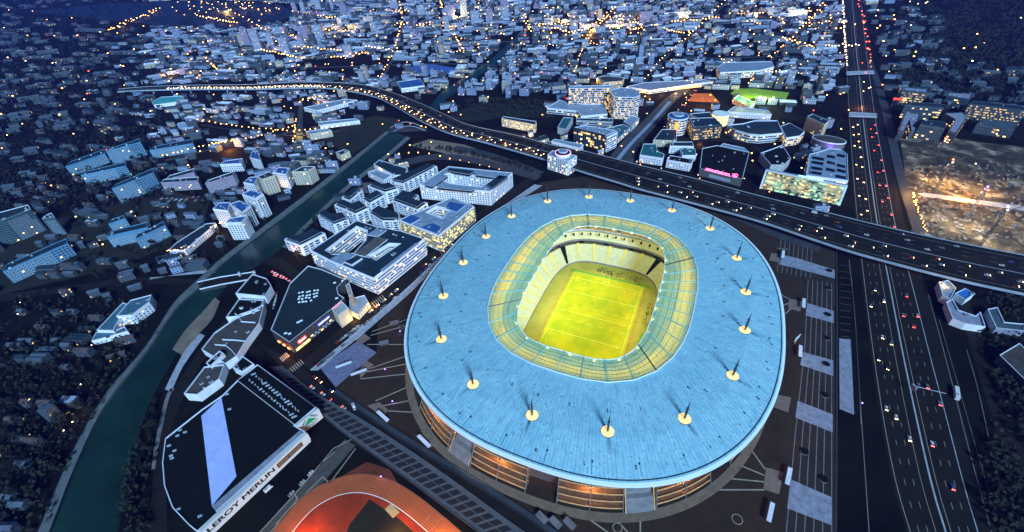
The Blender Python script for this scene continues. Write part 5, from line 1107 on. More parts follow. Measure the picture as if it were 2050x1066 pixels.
for i, (px, py, hh, az, lb) in enumerate(((1868, 388, 38, .9, 'dark tower crane with red and white lamps nearest the motorway'), (1932, 442, 36, 1.3, 'middle tower crane with a violet lamp on the building site'), (1962, 492, 40, .75, 'tower crane with yellow lamps on its long jib at the right edge'), (1870, 318, 22, 1.0, 'small far tower crane with a red and white lamp'))):
    b = G(px, py); root = empty('tower_crane', b, lb, 'crane'); t = Vector((b.x, b.y, hh)); d = Vector((math.cos(az), math.sin(az), 0)); s_ = Vector((-d.y, d.x, 0))
    mb = MB()
    for v in ((1, 1), (1, -1), (-1, -1), (-1, 1)): mb.tube(b + d * v[0] * .9 + s_ * v[1] * .9, t + d * v[0] * .9 + s_ * v[1] * .9, .2, .2, STEEL, 4)
    for k in range(int(hh / 2.2)):
        z_ = k * 2.2; sg = 1 if k % 2 else -1
        for v in ((1, 1, 1, -1), (1, -1, -1, -1), (-1, -1, -1, 1), (-1, 1, 1, 1)): mb.tube(b + d * v[0] * .9 + s_ * v[1] * .9 + Z * z_, b + d * v[2] * .9 + s_ * v[3] * .9 + Z * (z_ + 2.2), .1, .1, STEEL, 3, False)
    mb.build('lattice_mast', root)
    mb = MB(); J = 30 if i < 3 else 18
    for k in range(J // 2):
        a0, a1 = t + d * k * 2, t + d * (k * 2 + 2)
        for sv in (-.6, .6): mb.tube(a0 + s_ * sv, a1 + s_ * sv, .14, .14, STEEL, 3, False); mb.tube(a0 + s_ * sv, a0 + d + Z * 1.4, .08, .08, STEEL, 3, False); mb.tube(a0 + d + Z * 1.4, a1 + s_ * sv, .08, .08, STEEL, 3, False)
        mb.tube(a0 + d + Z * 1.4, a1 + d + Z * 1.4, .12, .12, STEEL, 3, False)
    mb.build('jib', root); mb = MB(); mb.tube(t, t - d * 11, .5, .5, STEEL, 4); mb.box(t - d * 10 - Z * .8, (3, 1.6, 2.6), CONCD, az); mb.build('counter_jib', root)
    mb = MB(); mb.tube(t, t + Z * 6, .6, .15, STEEL, 4); mb.tube(t + Z * 6, t + d * J * .6 + Z * 1.4, .06, .06, STEEL, 3, False); mb.tube(t + Z * 6, t - d * 10, .06, .06, STEEL, 3, False); mb.build('apex', root)
    mb = MB(); mb.box(t + s_ * 1.6 - Z * 1, (1.6, 1.4, 2), EDGEW, az); mb.build('cab', root)
    mb = MB(); mb.box(t + Z * 6.4, (1.4, 1.4, 1.2), (TAIL, LPURP, LAMPC, TAIL)[i]); mb.build('warning_lamp', root); mb = MB(); mb.box(t + d * 3 + Z * 2, (1.2, 1.2, 1), (LAMPC, LPURP, LAMPC, LAMPC)[i]); mb.build('warning_lamp', root)
bldg('service_depot', 'low L shaped depot with pale edges below the elevated motorway', 'depot', [(1893, 606), (1906, 600), (1918, 622), (1952, 634), (1962, 626), (1972, 656), (1932, 650), (1906, 640)], 6, WHITE, SLAB, kit=2, par=1)
bldg('service_depot', 'bright blue roofed shed below the elevated motorway', 'shed', [(1912, 588), (1932, 578), (1950, 590), (1932, 602)], 6, WHITE, mat('vivid_blue', (.03, .15, .5), .6, .2, .1), kit=1)
bldg('service_depot', 'pale blue workshop with lit corner below the elevated motorway', 'workshop', [(1878, 566), (1898, 562), (1914, 578), (1902, 600), (1886, 592)], 7, WHITE, ROOFP, kit=2)
bldg('service_depot', 'dim pale edged building right of the L shaped depot', 'building', [(1976, 620), (1996, 616), (2010, 646), (2052, 650), (2050, 664), (1994, 658)], 6, SLAB, DKW)
lamp('POINT', G(1892, 572, 8), 3000, (1, .55, .12), size=1, name='depot_lamp')
bldg('grandstand_block', 'dark striped roof building at the lower right edge', 'building', [(2000, 712), (2040, 688), (2110, 760), (2090, 800)], 8, DKW, mat('striped_roof', (.05, .045, .04), .9, .4, .3))
bldg('quay_house', 'isolated teal hexagonal roofed hall on the far left', 'hall', [(304, 205), (322, 195), (367, 193), (352, 205), (308, 211)], 6, WHITE, mat('teal_bright_roof', (.05, .32, .34), .6, .2, .1))
for lb, px, h, rm in (('long white roofed depot beyond the viaduct on the left', [(608, 216), (690, 199), (715, 201), (636, 222)], 7, ROOFP), ('long grey workshop row below the viaduct', [(636, 245), (712, 238), (720, 242), (640, 252)], 6, ROOFP), ('pale slab building with cream end below the viaduct', [(612, 264), (655, 258), (664, 262), (620, 270)], 10, ROOFP),
                      ('blue roofed depot beside the upper canal', [(795, 165), (842, 158), (850, 172), (803, 178)], 8, ROOFB), ('cream villa beside the canal bank', [(672, 306), (690, 300), (700, 304), (682, 312)], 9, ROOFD), ('large roof of the stadium station beyond the offices', [(1255, 174), (1290, 166), (1410, 160), (1425, 164), (1300, 182)], 6, SLAB),
                      ('dark civic building with lit row north of the lit slab office', [(1195, 156), (1212, 152), (1250, 156), (1246, 163), (1210, 166)], 12, BROWN), ('pale comb shaped office north east of the station', [(1435, 136), (1450, 126), (1545, 124), (1550, 134), (1520, 142), (1442, 146)], 12, ROOFP),
                      ('teal roofed sports hall beside the lit playing field', [(1468, 198), (1480, 192), (1512, 206), (1500, 216)], 8, ROOFT)):
    bldg('city_building', lb, 'building', px, h, CREAM if 'cream' in lb or 'dark civic' in lb else WHITE, rm, style='rib' if 'office' in lb or 'civic' in lb else 'win', cap=24, gm=RIBLIT if 'civic' in lb or 'comb' in lb else None, kit=2, lit=.1, sp=4)
root = empty('station_canopy_lights', G(1340, 186), 'row of amber lit platform openings under the station roof', 'platform lights')
for k in range(26):
    p = G(1262 + k * 5.6, 187 - k * .55, 3); mb = MB(); mb.box(p, (3.6, .6, 2.6), mat('amber_opening', (.2, .1, .02), .5, 0, emit=(1, .5, .12), es=3), .25); mb.build('lit_opening', root)
for px in range(1270, 1410, 28): lamp('POINT', G(px, 190 - (px - 1270) * .1, 5), 14000, (1, .55, .15), size=1, name='platform_lamp')
lamp('POINT', G(1408, 196, 16), 60000, (1, .45, .1), size=2, name='court_lamp')
for px, py in ((1490, 188), (1540, 190), (1515, 180)): lamp('POINT', G(px, py, 18), 60000, (.85, 1, .25), size=2, name='field_lamp')

# ------------------------------------------------------------------ trees
def crown_mesh(seed, r, h, n):
    rnd = random.Random(seed); mb = MB()
    blobs = [(rnd.uniform(-.5, .5) * r, rnd.uniform(-.5, .5) * r, h * rnd.uniform(.4, .95), r * rnd.uniform(.35, .7)) for _ in range(7)]
    for _ in range(n):
        bx, by, bz, br = rnd.choice(blobs); d = Vector((rnd.gauss(0, 1), rnd.gauss(0, 1), rnd.gauss(0, 1))).normalized() * br * rnd.uniform(.4, 1.05); c = Vector((bx, by, bz)) + d
        a = Vector((rnd.gauss(0, 1), rnd.gauss(0, 1), rnd.gauss(0, 1))).normalized(); b = a.orthogonal().normalized() * rnd.uniform(.25, .55); a = a * rnd.uniform(.25, .5)
        mb.face([c - a, c + b, c + a, c - b], LEAF)
    return mb.mesh('crown')
def trunk_mesh(seed, h):
    rnd = random.Random(seed + 50); mb = MB(); mb.tube((0, 0, 0), (0, 0, h * .6), .28, .14, BARK, 6)
    for k in range(6):
        t = rnd.uniform(0, 6.3); z_ = h * rnd.uniform(.3, .6); mb.tube((0, 0, z_), (math.cos(t) * h * .22, math.sin(t) * h * .22, z_ + h * .28), .1, .04, BARK, 4, False)
    return mb.mesh('trunk')
TREES = [(crown_mesh(s, 2.4 + .4 * s, 7 + s, 240), trunk_mesh(s, 7 + s)) for s in range(4)]
def tree(p, sc, label, group, k=None):
    c_, t_ = random.choice(TREES); root = empty('tree', p, label, 'tree', group, rz=random.uniform(0, 6.3)); root.scale = (sc, sc, sc * random.uniform(.85, 1.2))
    for nm, me in (('crown', c_), ('trunk', t_)): o = bpy.data.objects.new(nm, me); C.objects.link(o); o.parent = root
row = resample([G(*p) for p in ((826, 300), (880, 302), (960, 318), (1040, 336), (1066, 348))], 30)
for p in row: tree(p + Vector((random.uniform(-2, 2), random.uniform(-2, 2), 0)), random.uniform(.7, 1.2), 'bare dark tree in the row along the pale earth strip', 'trees along the earth strip')
def free(p, m=0):
    for a, b, c, d, q in OCC:
        if a - m <= p.x <= b + m and c - m <= p.y <= d + m and inpoly(p, q): return False
    return True
def scatter_trees(n, quad, label, group, s0=.7, s1=1.3):
    k = 0; t = 0
    while k < n and t < n * 30:
        t += 1; p = G(random.uniform(quad[0], quad[2]), random.uniform(quad[1], quad[3]))
        if free(p): tree(p, random.uniform(s0, s1), label, group); k += 1
scatter_trees(34, (430, 420, 700, 540), 'dark leafy tree on the canal banks between estate and apartments', 'trees by the canal')
scatter_trees(22, (640, 470, 740, 505), 'small tree in the planted office courtyard', 'courtyard trees', .4, .7)
scatter_trees(50, (150, 380, 420, 560), 'dark tree standing on the estate meadow', 'trees of the estate meadow', .8, 1.4)
scatter_trees(80, (0, 690, 260, 1000), 'dark garden tree among the houses of the left bank', 'garden trees of the left bank', .7, 1.3)
scatter_trees(26, (255, 800, 330, 1066), 'bare tree on the slope above the canal road', 'trees of the canal slope', .6, 1.0)
scatter_trees(30, (1260, 200, 1700, 330), 'small street tree among the eastern offices', 'street trees of the office quarter', .6, 1.0)

# ------------------------------------------------------------------ the city beyond
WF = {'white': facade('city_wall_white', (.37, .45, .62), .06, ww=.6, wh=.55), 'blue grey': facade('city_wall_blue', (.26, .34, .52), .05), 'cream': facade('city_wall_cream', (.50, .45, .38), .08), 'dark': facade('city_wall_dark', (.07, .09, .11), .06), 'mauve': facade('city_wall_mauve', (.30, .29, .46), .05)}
RF = {'dark': ROOFD, 'pale': mat('city_roof_pale', (.30, .37, .48), .6, .25, .1), 'brown': mat('city_roof_brown', (.07, .05, .05), .85, .3, .1), 'bright': mat('city_roof_bright', (.55, .62, .72), .5, .2, .1), 'teal': ROOFT, 'slate': mat('city_roof_slate', (.06, .085, .12), .7, .3, .1)}
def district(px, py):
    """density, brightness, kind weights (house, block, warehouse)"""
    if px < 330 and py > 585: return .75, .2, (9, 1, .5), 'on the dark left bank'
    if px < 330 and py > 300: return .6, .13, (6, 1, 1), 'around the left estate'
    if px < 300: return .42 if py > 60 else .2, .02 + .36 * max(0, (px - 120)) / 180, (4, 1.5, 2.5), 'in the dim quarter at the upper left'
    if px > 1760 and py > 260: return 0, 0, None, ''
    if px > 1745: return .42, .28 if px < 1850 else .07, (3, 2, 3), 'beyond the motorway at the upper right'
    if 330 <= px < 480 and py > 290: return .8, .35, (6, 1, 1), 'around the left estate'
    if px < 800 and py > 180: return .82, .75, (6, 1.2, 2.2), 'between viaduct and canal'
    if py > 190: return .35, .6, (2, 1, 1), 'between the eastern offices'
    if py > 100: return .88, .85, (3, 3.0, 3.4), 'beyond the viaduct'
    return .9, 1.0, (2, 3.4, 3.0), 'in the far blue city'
NOGO = [[(0, 30), (200, 5), (430, 0), (610, 12), (600, 36), (500, 62), (380, 56), (180, 45)], [(1860, -20), (2060, -20), (2060, 150), (1900, 110)], [(640, 275), (745, 232), (800, 238), (790, 256), (700, 312)], [(890, 238), (960, 203), (1090, 210), (1110, 235), (1000, 262)], [(560, 420), (780, 268), (800, 290), (640, 420), (450, 560)], [(290, 392), (420, 388), (420, 408), (290, 412)],
        [(620, 120), (700, 112), (760, 130), (700, 150), (620, 146)], [(1180, 335), (1700, 335), (1700, 430), (1180, 340)], [(810, 262), (1100, 290), (1100, 370), (820, 420)], [(300, 560), (640, 500), (640, 720), (300, 1066)], [(230, 175), (520, 160), (520, 195), (230, 190)]]
items = []
rnd = random.Random(21)
for gi, (step, ang, lim) in enumerate(((17, .35, (0, 750)), (20, .12, (750, 1250)), (25, .3, (1250, 1900)), (34, .2, (1900, 3800)))):
    cs, sn = math.cos(ang), math.sin(ang); ext = int(3900 / step)
    for i in range(-ext, ext):
        for j in range(-ext, ext):
            x0, y0 = i * step, j * step * .86
            if not (-3400 < x0 < 900 and -500 < y0 < 2100): continue
            x = x0 * cs - y0 * sn + rnd.uniform(-5, 5); y = x0 * sn + y0 * cs + rnd.uniform(-5, 5)
            d_ = math.hypot(x - CAM.x, y - CAM.y)
            if not lim[0] <= d_ < lim[1]: continue
            px, py = P((x, y, 0))
            if not (-40 < px < 2090 and -14 < py < 1080): continue
            if (i * 7 + j // 4) % 9 == 0 or j % 6 == 0: continue        # streets
            den, br, kw_, where = district(px, py)
            if rnd.random() > den * (1 if py < 200 else .9): continue
            if any(inpoly((px, py), q) for q in NOGO): continue
            p = Vector((x, y, 0))
            if not free(p) or not free(p + Vector((9, 5, 0))) or not free(p - Vector((9, 5, 0))): continue
            kd = rnd.choices(('house', 'block', 'warehouse'), kw_)[0]; items.append((d_, kd, x, y, ang + (0 if (i // 5 + j // 6) % 3 else .5) + rnd.uniform(-.06, .06), br, where, step))
items.sort(key=lambda t: t[0])
print('city items', len(items))
def city_mesh(mb, kd, x, y, a, br, step, rnd, base=(0, 0)):
    cols = ['white', 'blue grey', 'cream', 'mauve', 'white'] if br > .5 else (['dark', 'dark', 'blue grey'] if br > .22 else ['dark'])  # low brightness picks darker walls, putting the falloff towards the edges into colour
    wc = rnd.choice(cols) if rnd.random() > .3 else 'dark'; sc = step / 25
    x -= base[0]; y -= base[1]
    if kd == 'house':
        L, Wd, H = rnd.uniform(9, 21) * sc, rnd.uniform(6, 8.5) * sc, rnd.uniform(4, 8); rc = rnd.choice(('dark', 'brown', 'slate', 'slate') if br < .6 else ('dark', 'slate', 'pale', 'brown', 'slate'))
        mb.box((x, y, H / 2), (L, Wd, H), WF[wc], a); cs, sn = math.cos(a), math.sin(a); T = lambda dx, dy, z_: (x + dx * cs - dy * sn, y + dx * sn + dy * cs, z_)
        e = .4; r = H + Wd * .32; A_ = [T(-L / 2 - e, -Wd / 2 - e, H), T(L / 2 + e, -Wd / 2 - e, H), T(L / 2 + e, 0, r), T(-L / 2 - e, 0, r), T(L / 2 + e, Wd / 2 + e, H), T(-L / 2 - e, Wd / 2 + e, H)]
        mb.face([A_[0], A_[1], A_[2], A_[3]], RF[rc]); mb.face([A_[3], A_[2], A_[4], A_[5]], RF[rc]); mb.face([A_[1], A_[4], A_[2]], WF[wc]); mb.face([A_[0], A_[3], A_[5]], WF[wc])
        cx_, cy_, _ = T(L * .25, 0, 0); mb.box((cx_, cy_, r + .2), (.8, .6, 1.4), RF['brown'], a)
    elif kd == 'block':
        tall = rnd.random() < .12; L, Wd, H = (rnd.uniform(10, 16), 10, rnd.uniform(16, 30)) if tall else (rnd.uniform(14, 26), rnd.uniform(7, 10), rnd.uniform(7, 14)); L *= sc; Wd *= sc
        if br < .5: H *= .6
        rc = rnd.choice(('dark', 'slate', 'dark', 'pale', 'slate')); mb.box((x, y, H / 2), (L, Wd, H), WF[wc], a); mb.box((x, y, H + .25), (L - .8, Wd - .8, .5), RF[rc], a); mb.box((x + rnd.uniform(-3, 3), y, H + 1.4), (3.5, 3, 2), RF['pale'] if br > .4 else RF['slate'], a)
    else:
        L, Wd, H = rnd.uniform(20, 38) * sc, rnd.uniform(10, 17) * sc, rnd.uniform(5, 9); rc = rnd.choice(('pale', 'bright', 'slate', 'dark', 'dark', 'slate') if br > .3 else ('slate', 'dark', 'slate')); 
        mb.box((x, y, H / 2), (L, Wd, H), WF[wc], a); cs, sn = math.cos(a), math.sin(a); n_ = rnd.choice((1, 2, 3))
        for k in range(n_):
            w_ = Wd / n_; o_ = -Wd / 2 + w_ * (k + .5); T = lambda dx, dy, z_: (x + dx * cs - dy * sn, y + dx * sn + dy * cs, z_)
            a0, a1, b0, b1, c0, c1 = T(-L / 2, o_ - w_ / 2, H), T(L / 2, o_ - w_ / 2, H), T(-L / 2, o_, H + w_ * .18), T(L / 2, o_, H + w_ * .18), T(-L / 2, o_ + w_ / 2, H), T(L / 2, o_ + w_ / 2, H)
            mb.face([a0, a1, b1, b0], RF[rc]); mb.face([b0, b1, c1, c0], RF[rc]); mb.face([a1, c1, b1], WF[wc]); mb.face([a0, b0, c0], WF[wc])
    return wc, rc
cnt = {'house': 0, 'block': 0, 'warehouse': 0}; far = MB(); used_lab = {}
NM = {'house': ('house', 'house', 'pitched roof'), 'block': ('apartment_building', 'apartment building', 'flat roof'), 'warehouse': ('workshop_hall', 'hall', 'ridged roof')}
for d_, kd, x, y, a, br, where, step in items:
    r_ = random.Random(int(x * 13 + y * 7))
    if cnt[kd] < (280, 230, 230)[('house', 'block', 'warehouse').index(kd)]:
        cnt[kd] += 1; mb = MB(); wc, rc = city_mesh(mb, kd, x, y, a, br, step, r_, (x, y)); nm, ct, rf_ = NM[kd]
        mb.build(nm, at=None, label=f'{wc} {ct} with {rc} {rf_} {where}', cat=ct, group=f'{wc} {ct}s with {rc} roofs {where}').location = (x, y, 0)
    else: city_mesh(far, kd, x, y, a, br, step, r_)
far.build('distant_city_blocks', kind='stuff')
print(cnt)
# tall blocks that stand out of the far city
for i, (px, py, w, h_) in enumerate(((500, 95, 16, 48), (520, 103, 20, 52), (548, 100, 16, 44), (596, 38, 14, 48), (612, 37, 14, 50), (641, 80, 26, 40), (612, 82, 26, 40), (640, 24, 18, 40), (665, 22, 16, 34), (690, 28, 22, 30), (790, 20, 26, 34), (845, 34, 24, 34), (903, 40, 26, 42), (930, 36, 20, 50), (952, 48, 24, 36), (980, 46, 20, 38), (1012, 38, 18, 36), (895, 60, 14, 36), (1010, 18, 26, 40), (740, 48, 30, 22), (575, 108, 22, 40), (1290, 46, 34, 30), (560, 70, 40, 24), (700, 115, 18, 30))):
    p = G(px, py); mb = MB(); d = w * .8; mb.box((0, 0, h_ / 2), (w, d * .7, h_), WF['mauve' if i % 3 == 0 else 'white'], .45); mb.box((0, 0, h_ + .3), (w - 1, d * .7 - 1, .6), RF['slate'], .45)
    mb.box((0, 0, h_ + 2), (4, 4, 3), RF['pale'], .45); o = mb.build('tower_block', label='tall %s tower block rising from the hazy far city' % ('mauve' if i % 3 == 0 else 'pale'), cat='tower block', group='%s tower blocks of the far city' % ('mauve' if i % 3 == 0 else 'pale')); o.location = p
# woods: far and dark masses
mb = MB(); rnd = random.Random(5)
for q, n_ in (((0, 200, 330, 420), 700), ((1800, 0, 2050, 160), 700), ((0, 0, 620, 60), 500), ((1980, 560, 2050, 1066), 300), ((0, 600, 300, 1066), 500), ((900, 205, 1100, 235), 120), ((0, 60, 330, 200), 500), ((1800, 150, 2050, 262), 300)):
    for _ in range(n_):
        p = G(rnd.uniform(q[0], q[2]), rnd.uniform(q[1], q[3]))
        if not free(p): continue
        d_ = (p - CAM).length; s_ = 2.5 + d_ / 600
        for __ in range(7):
            c = p + Vector((rnd.gauss(0, s_), rnd.gauss(0, s_), rnd.uniform(1, 4 + s_))); a = Vector((rnd.gauss(0, 1), rnd.gauss(0, 1), rnd.gauss(0, .5))).normalized(); b = a.orthogonal().normalized() * rnd.uniform(.8, 1.8) * s_ / 3; a = a * rnd.uniform(.8, 1.8) * s_ / 3
            mb.face([c - a, c + b, c + a, c - b], LEAF)
mb.build('woodland', kind='stuff')

# ------------------------------------------------------------------ vehicles
def car_parts(col, kind='car'):
    pm = mat('paint_%d' % (int(col[0] * 100) + int(col[2] * 7)), col, .35, 0, spec=.6); L, Wd, H = {'car': (4.3, 1.8, 1.45), 'van': (5.6, 2.1, 2.4), 'bus': (12, 2.6, 3.1)}[kind]
    mb = MB()
    def prof(pts, w, m):
        n = len(pts); i = len(mb.v)
        for s_ in (-1, 1): mb.v += [(x_, s_ * w / 2, z_) for x_, z_ in pts]
        mi = mb.mi(m); mb.f.append(tuple(i + k for k in range(n))); mb.m.append(mi); mb.f.append(tuple(i + n + k for k in range(n))[::-1]); mb.m.append(mi)
        for k in range(n): k2 = (k + 1) % n; mb.f.append((i + k2, i + k, i + n + k, i + n + k2)); mb.m.append(mi)
    if kind == 'car': prof([(-L / 2, .3), (L / 2, .3), (L / 2, .7), (L * .28, .85), (-L * .46, .9), (-L / 2, .75)], Wd, pm)
    else: prof([(-L / 2, .35), (L / 2, .35), (L / 2, H * .5), (L / 2 - (.9 if kind == 'van' else .1), H), (-L / 2, H)], Wd, pm)
    for sx in (-.32, .32):
        for sy in (-1, 1): mb.tube((L * sx, sy * Wd * .38, .33), (L * sx, sy * Wd * .5, .33), .33, .33, ROOFG, 8)
    body = mb.mesh('body'); mb = MB()
    if kind == 'car': prof([(L * .25, .84), (L * .1, 1.38), (-L * .27, 1.42), (-L * .44, .88)], Wd * .86, GLASSD); mb.box((-L * .08, 0, 1.42), (L * .34, Wd * .74, .06), pm)
    else: mb.box((L / 2 - .4, 0, H * .68), (.9, Wd * .96, H * .3), GLASSD); mb.box((-L * .05, 0, H * .68), (L * .7, Wd * 1.02, H * .22) if kind == 'bus' else (.1, .1, .1), GLASSD); mb.box((-L * .2, 0, H + .12), (1.8, 1.2, .25), CONC)
    cab = mb.mesh('cabin'); mb = MB(); mb.box((0, 0, 0), (.3, .42, .3), HEAD); hl = mb.mesh('headlight'); mb = MB(); mb.box((0, 0, 0), (.25, .5, .34), TAIL); tl = mb.mesh('taillight'); return body, cab, hl, tl, L, Wd
PAINT = {'white': (.6, .62, .66), 'grey': (.16, .17, .19), 'black': (.015, .016, .02), 'silver': (.35, .37, .40), 'red': (.3, .03, .02), 'blue': (.03, .07, .3)}
PROTO = {c: car_parts(v) for c, v in PAINT.items()}; PROTO['white van'] = car_parts(PAINT['white'], 'van'); PROTO['white bus'] = car_parts(PAINT['white'], 'bus')
FLAT = {}; FARC = MB()
def flat_car(cn, head, tail):
    k = (cn, head, tail)
    if k not in FLAT:
        mb = MB(); mb.box((0, 0, .62), (4.3, 1.8, .62), mat('flatpaint' + cn, PAINT[cn], .35, 0)); mb.box((-.25, 0, 1.12), (2.3, 1.6, .5), GLASSD)
        if head: [mb.box((2.2, s_ * .65, .75), (.35, .55, .45), HEAD) for s_ in (-1, 1)]
        if tail: [mb.box((-2.2, s_ * .65, .8), (.3, .5, .4), TAIL) for s_ in (-1, 1)]
        FLAT[k] = mb.mesh('car')
    return FLAT[k]
def car(p, ang, cn, where, head=True, tail=True, detail=True, nm='car'):
    on = 'with headlights on ' if head else ('with red tail lights ' if tail else '')
    kind_ = 'bus' if 'bus' in cn else 'van' if 'van' in cn else 'car'; cc = cn if kind_ == 'car' else 'white'
    if detail == 'far':
        cs, sn = math.cos(ang), math.sin(ang); FARC.box(Vector(p) + Z * .8, (4.3, 1.8, 1.1), mat('flatpaint' + cn, PAINT[cn], .35, 0), ang)
        for s_ in (-1, 1): FARC.box(Vector(p) + Vector((2.2 * cs - s_ * .65 * sn, 2.2 * sn + s_ * .65 * cs, .75)), (.35, .55, .45), HEAD, ang)
        return
    lb = f'{cc} {kind_} {on}{where}'; gr = f'{cc} {kind_}s {on}{where}'
    if not detail:
        o = bpy.data.objects.new('car', flat_car(cn, head, tail)); C.objects.link(o); o.location = p; o.rotation_euler.z = ang; return tag(o, lb, 'car', gr)
    b, c, h_, t_, L, Wd = PROTO[cn]; root = bpy.data.objects.new(kind_, None); C.objects.link(root); root.location = p; root.rotation_euler.z = ang; tag(root, lb, kind_, gr)
    def ch(nm_, me, loc): o = bpy.data.objects.new(nm_, me); C.objects.link(o); o.parent = root; o.location = loc
    ch('body', b, (0, 0, 0)); ch('cabin', c, (0, 0, 0))
    for s_ in (-1, 1):
        if head: ch('headlight', h_, (L / 2, s_ * Wd * .36, .68))
        if tail: ch('taillight', t_, (-L / 2, s_ * Wd * .36, .78))
COLS = ['white', 'grey', 'black', 'silver', 'grey', 'white', 'red', 'blue', 'silver']
def lane(L, R_, f, s0, s1, count, fwd, where, rnd, head=True, tail=True, detail=True, jitter=.3, z=.03):
    pts = [a.lerp(b, f) for a, b in zip(L, R_)]; cum = [0]
    for a, b in zip(pts, pts[1:]): cum.append(cum[-1] + (b - a).length)
    T = cum[-1]
    for k in range(count):
        t = T * (s0 + (s1 - s0) * (k + .5 + rnd.uniform(-jitter, jitter)) / count); i = 0
        while i < len(cum) - 2 and cum[i + 1] < t: i += 1
        a, b = pts[i], pts[i + 1]; p = a.lerp(b, (t - cum[i]) / max(cum[i + 1] - cum[i], 1e-6)) + Vector((0, 0, z)); d = (b - a) * (1 if fwd else -1)
        car(p, math.atan2(d.y, d.x), rnd.choice(COLS), where, head, tail, detail)
rnd = random.Random(9)
def frac(LL, x): # share of a strip's run at which it passes photo column x
    pts = LL; cum = [0]
    for a, b in zip(pts, pts[1:]): cum.append(cum[-1] + (b - a).length)
    for i, p in enumerate(pts):
        if P(p)[0] >= x: return cum[i] / cum[-1]
    return 1.0
def fracy(LL, y):
    cum = [0]
    for a, b in zip(LL, LL[1:]): cum.append(cum[-1] + (b - a).length)
    for i, p in enumerate(LL):
        if P(p)[1] >= y: return cum[i] / cum[-1]
    return 1.0
f5, f10, f13, f20 = frac(ML, 330), frac(ML, 1100), frac(ML, 1240), frac(ML, 2050)
fm = frac(ML, 640)
for f, n_ in ((.14, 50), (.27, 46), (.40, 38)): lane(ML, MU, f, f5, fm, n_, True, '', rnd, True, False, 'far')
for f, n_ in ((.14, 34), (.27, 32), (.40, 24)): lane(ML, MU, f, fm, f10, n_, True, 'in the jam on the curved viaduct', rnd, True, False, False)
for f, n_ in ((.14, 13), (.27, 15), (.40, 12)): lane(ML, MU, f, f13, f20, n_, True, 'on the motorway passing north of the stadium', rnd, True, False, rnd.random() > .2)
for f, n_ in ((.60, 8), (.74, 9), (.88, 5)): lane(ML, MU, f, f13, f20, n_, False, 'on the far carriageway north of the stadium', rnd, False, False)
for f, n_ in ((.62, 6), (.8, 5)): lane(ML, MU, f, frac(ML, 700), f10, n_, False, 'on the empty side of the viaduct', rnd, False, False, False)
y0, y1, y2 = fracy(AL, 240), fracy(AL, 470), fracy(AL, 545)
for f, n_ in ((.09, 3), (.19, 4), (.30, 3)): lane(AL, AR, f, y2, .96, n_, True, 'driving down the near motorway', rnd, True, False)
for f, n_ in ((.55, 3), (.66, 4), (.76, 2)): lane(AL, AR, f, y2, .98, n_, False, 'driving up the near motorway', rnd, False, True)
for f, n_ in ((.12, 8), (.26, 9)): lane(AL, AR, f, y0, y1, n_, True, 'on the motorway beyond the crossing', rnd, True, False, False)
for f, n_ in ((.62, 7), (.76, 9)): lane(AL, AR, f, y0, y1, n_, False, 'on the motorway beyond the crossing', rnd, False, True, False)
def park(px0, py0, px1, py1, n, where, rnd, ang=None, head=False, tail=False, off=0, gap=.15):
    A, B = G(px0, py0), G(px1, py1); d = B - A; a = math.atan2(d.y, d.x) if ang is None else ang
    for k in range(n):
        if rnd.random() < gap: continue
        car(A.lerp(B, (k + .5) / n) + Vector((rnd.uniform(-.4, .4), rnd.uniform(-.4, .4), .14)), a, rnd.choice(COLS), where, head, tail)
park(636, 735, 690, 690, 8, 'parked beside the black hall', rnd); park(700, 676, 750, 634, 9, 'parked beside the black hall', rnd); park(760, 622, 818, 575, 9, 'parked along the avenue by the stadium', rnd); park(830, 560, 905, 490, 9, 'parked along the avenue by the stadium', rnd)
park(672, 690, 720, 652, 6, 'waiting in front of the hall entrance', rnd); park(735, 630, 800, 578, 5, 'driving on the avenue by the stadium', rnd, head=True); park(840, 540, 960, 450, 7, 'driving on the avenue by the stadium', rnd, head=True)
park(556, 585, 548, 620, 5, 'parked on the lane west of the hall', rnd); park(617, 770, 700, 826, 4, 'queueing on the street by the promenade', rnd, head=False, tail=True); park(625, 752, 668, 788, 4, 'queueing on the street by the promenade', rnd, head=True)
park(545, 545, 585, 566, 7, 'braking at the junction by the canal bridge', rnd, tail=True, gap=0); park(550, 552, 580, 562, 5, 'braking at the junction by the canal bridge', rnd, tail=True, gap=0)
for f_, n_ in ((0, 13), (8, 13)): park(1268 + f_, 334, 1392 + f_ * .6, 178, n_, 'queueing on the avenue beyond the motorway', rnd, head=not f_, tail=bool(f_), gap=.1)
for j in range(3): park(300 + j * 4, 404 - j * 3 + 2, 420 + j * 2, 402 - j * 4, 11, 'parked on the estate car park', rnd, ang=1.2, gap=.25)
park(575, 1000, 650, 918, 4, 'parked beside the warehouse store', rnd, gap=.4)
car(G(1913, 790, .03), math.atan2(*(G(1905, 745) - G(1915, 800)).yx) if False else math.atan2((G(1908, 740) - G(1918, 830)).y, (G(1908, 740) - G(1918, 830)).x), 'white bus', 'alone on the slip road at the right', False, False)
car(G(1585, 352, 9) if False else G(538, 980, .03), math.atan2((G(570, 950) - G(538, 980)).y, (G(570, 950) - G(538, 980)).x), 'white van', 'on the road in front of the lettered warehouse', False, False)
for px, py, w_ in ((709, 816, 'on the street beside the promenade'), (510, 548, 'crossing the canal bridge'), (480, 551, 'crossing the canal bridge'), (1630, 427, 'on the motorway near the glass hall')): car(G(px, py, ZD if 'motor' in w_ else 1.2 if 'bridge' in w_ else .03), -.6 if 'motor' not in w_ else -.25, 'white van', w_, False, False)
FARC.build('distant_traffic', kind='stuff')
for k in range(22, 100, 4):
    q = ML[k].lerp(MU[k], .24)
    if P(q)[0] < 1110: lamp('POINT', q + Z * 5, 6000, (1, .5, .14), size=1, name='added_traffic_glow')  # added lights standing in for headlight glow on the viaduct
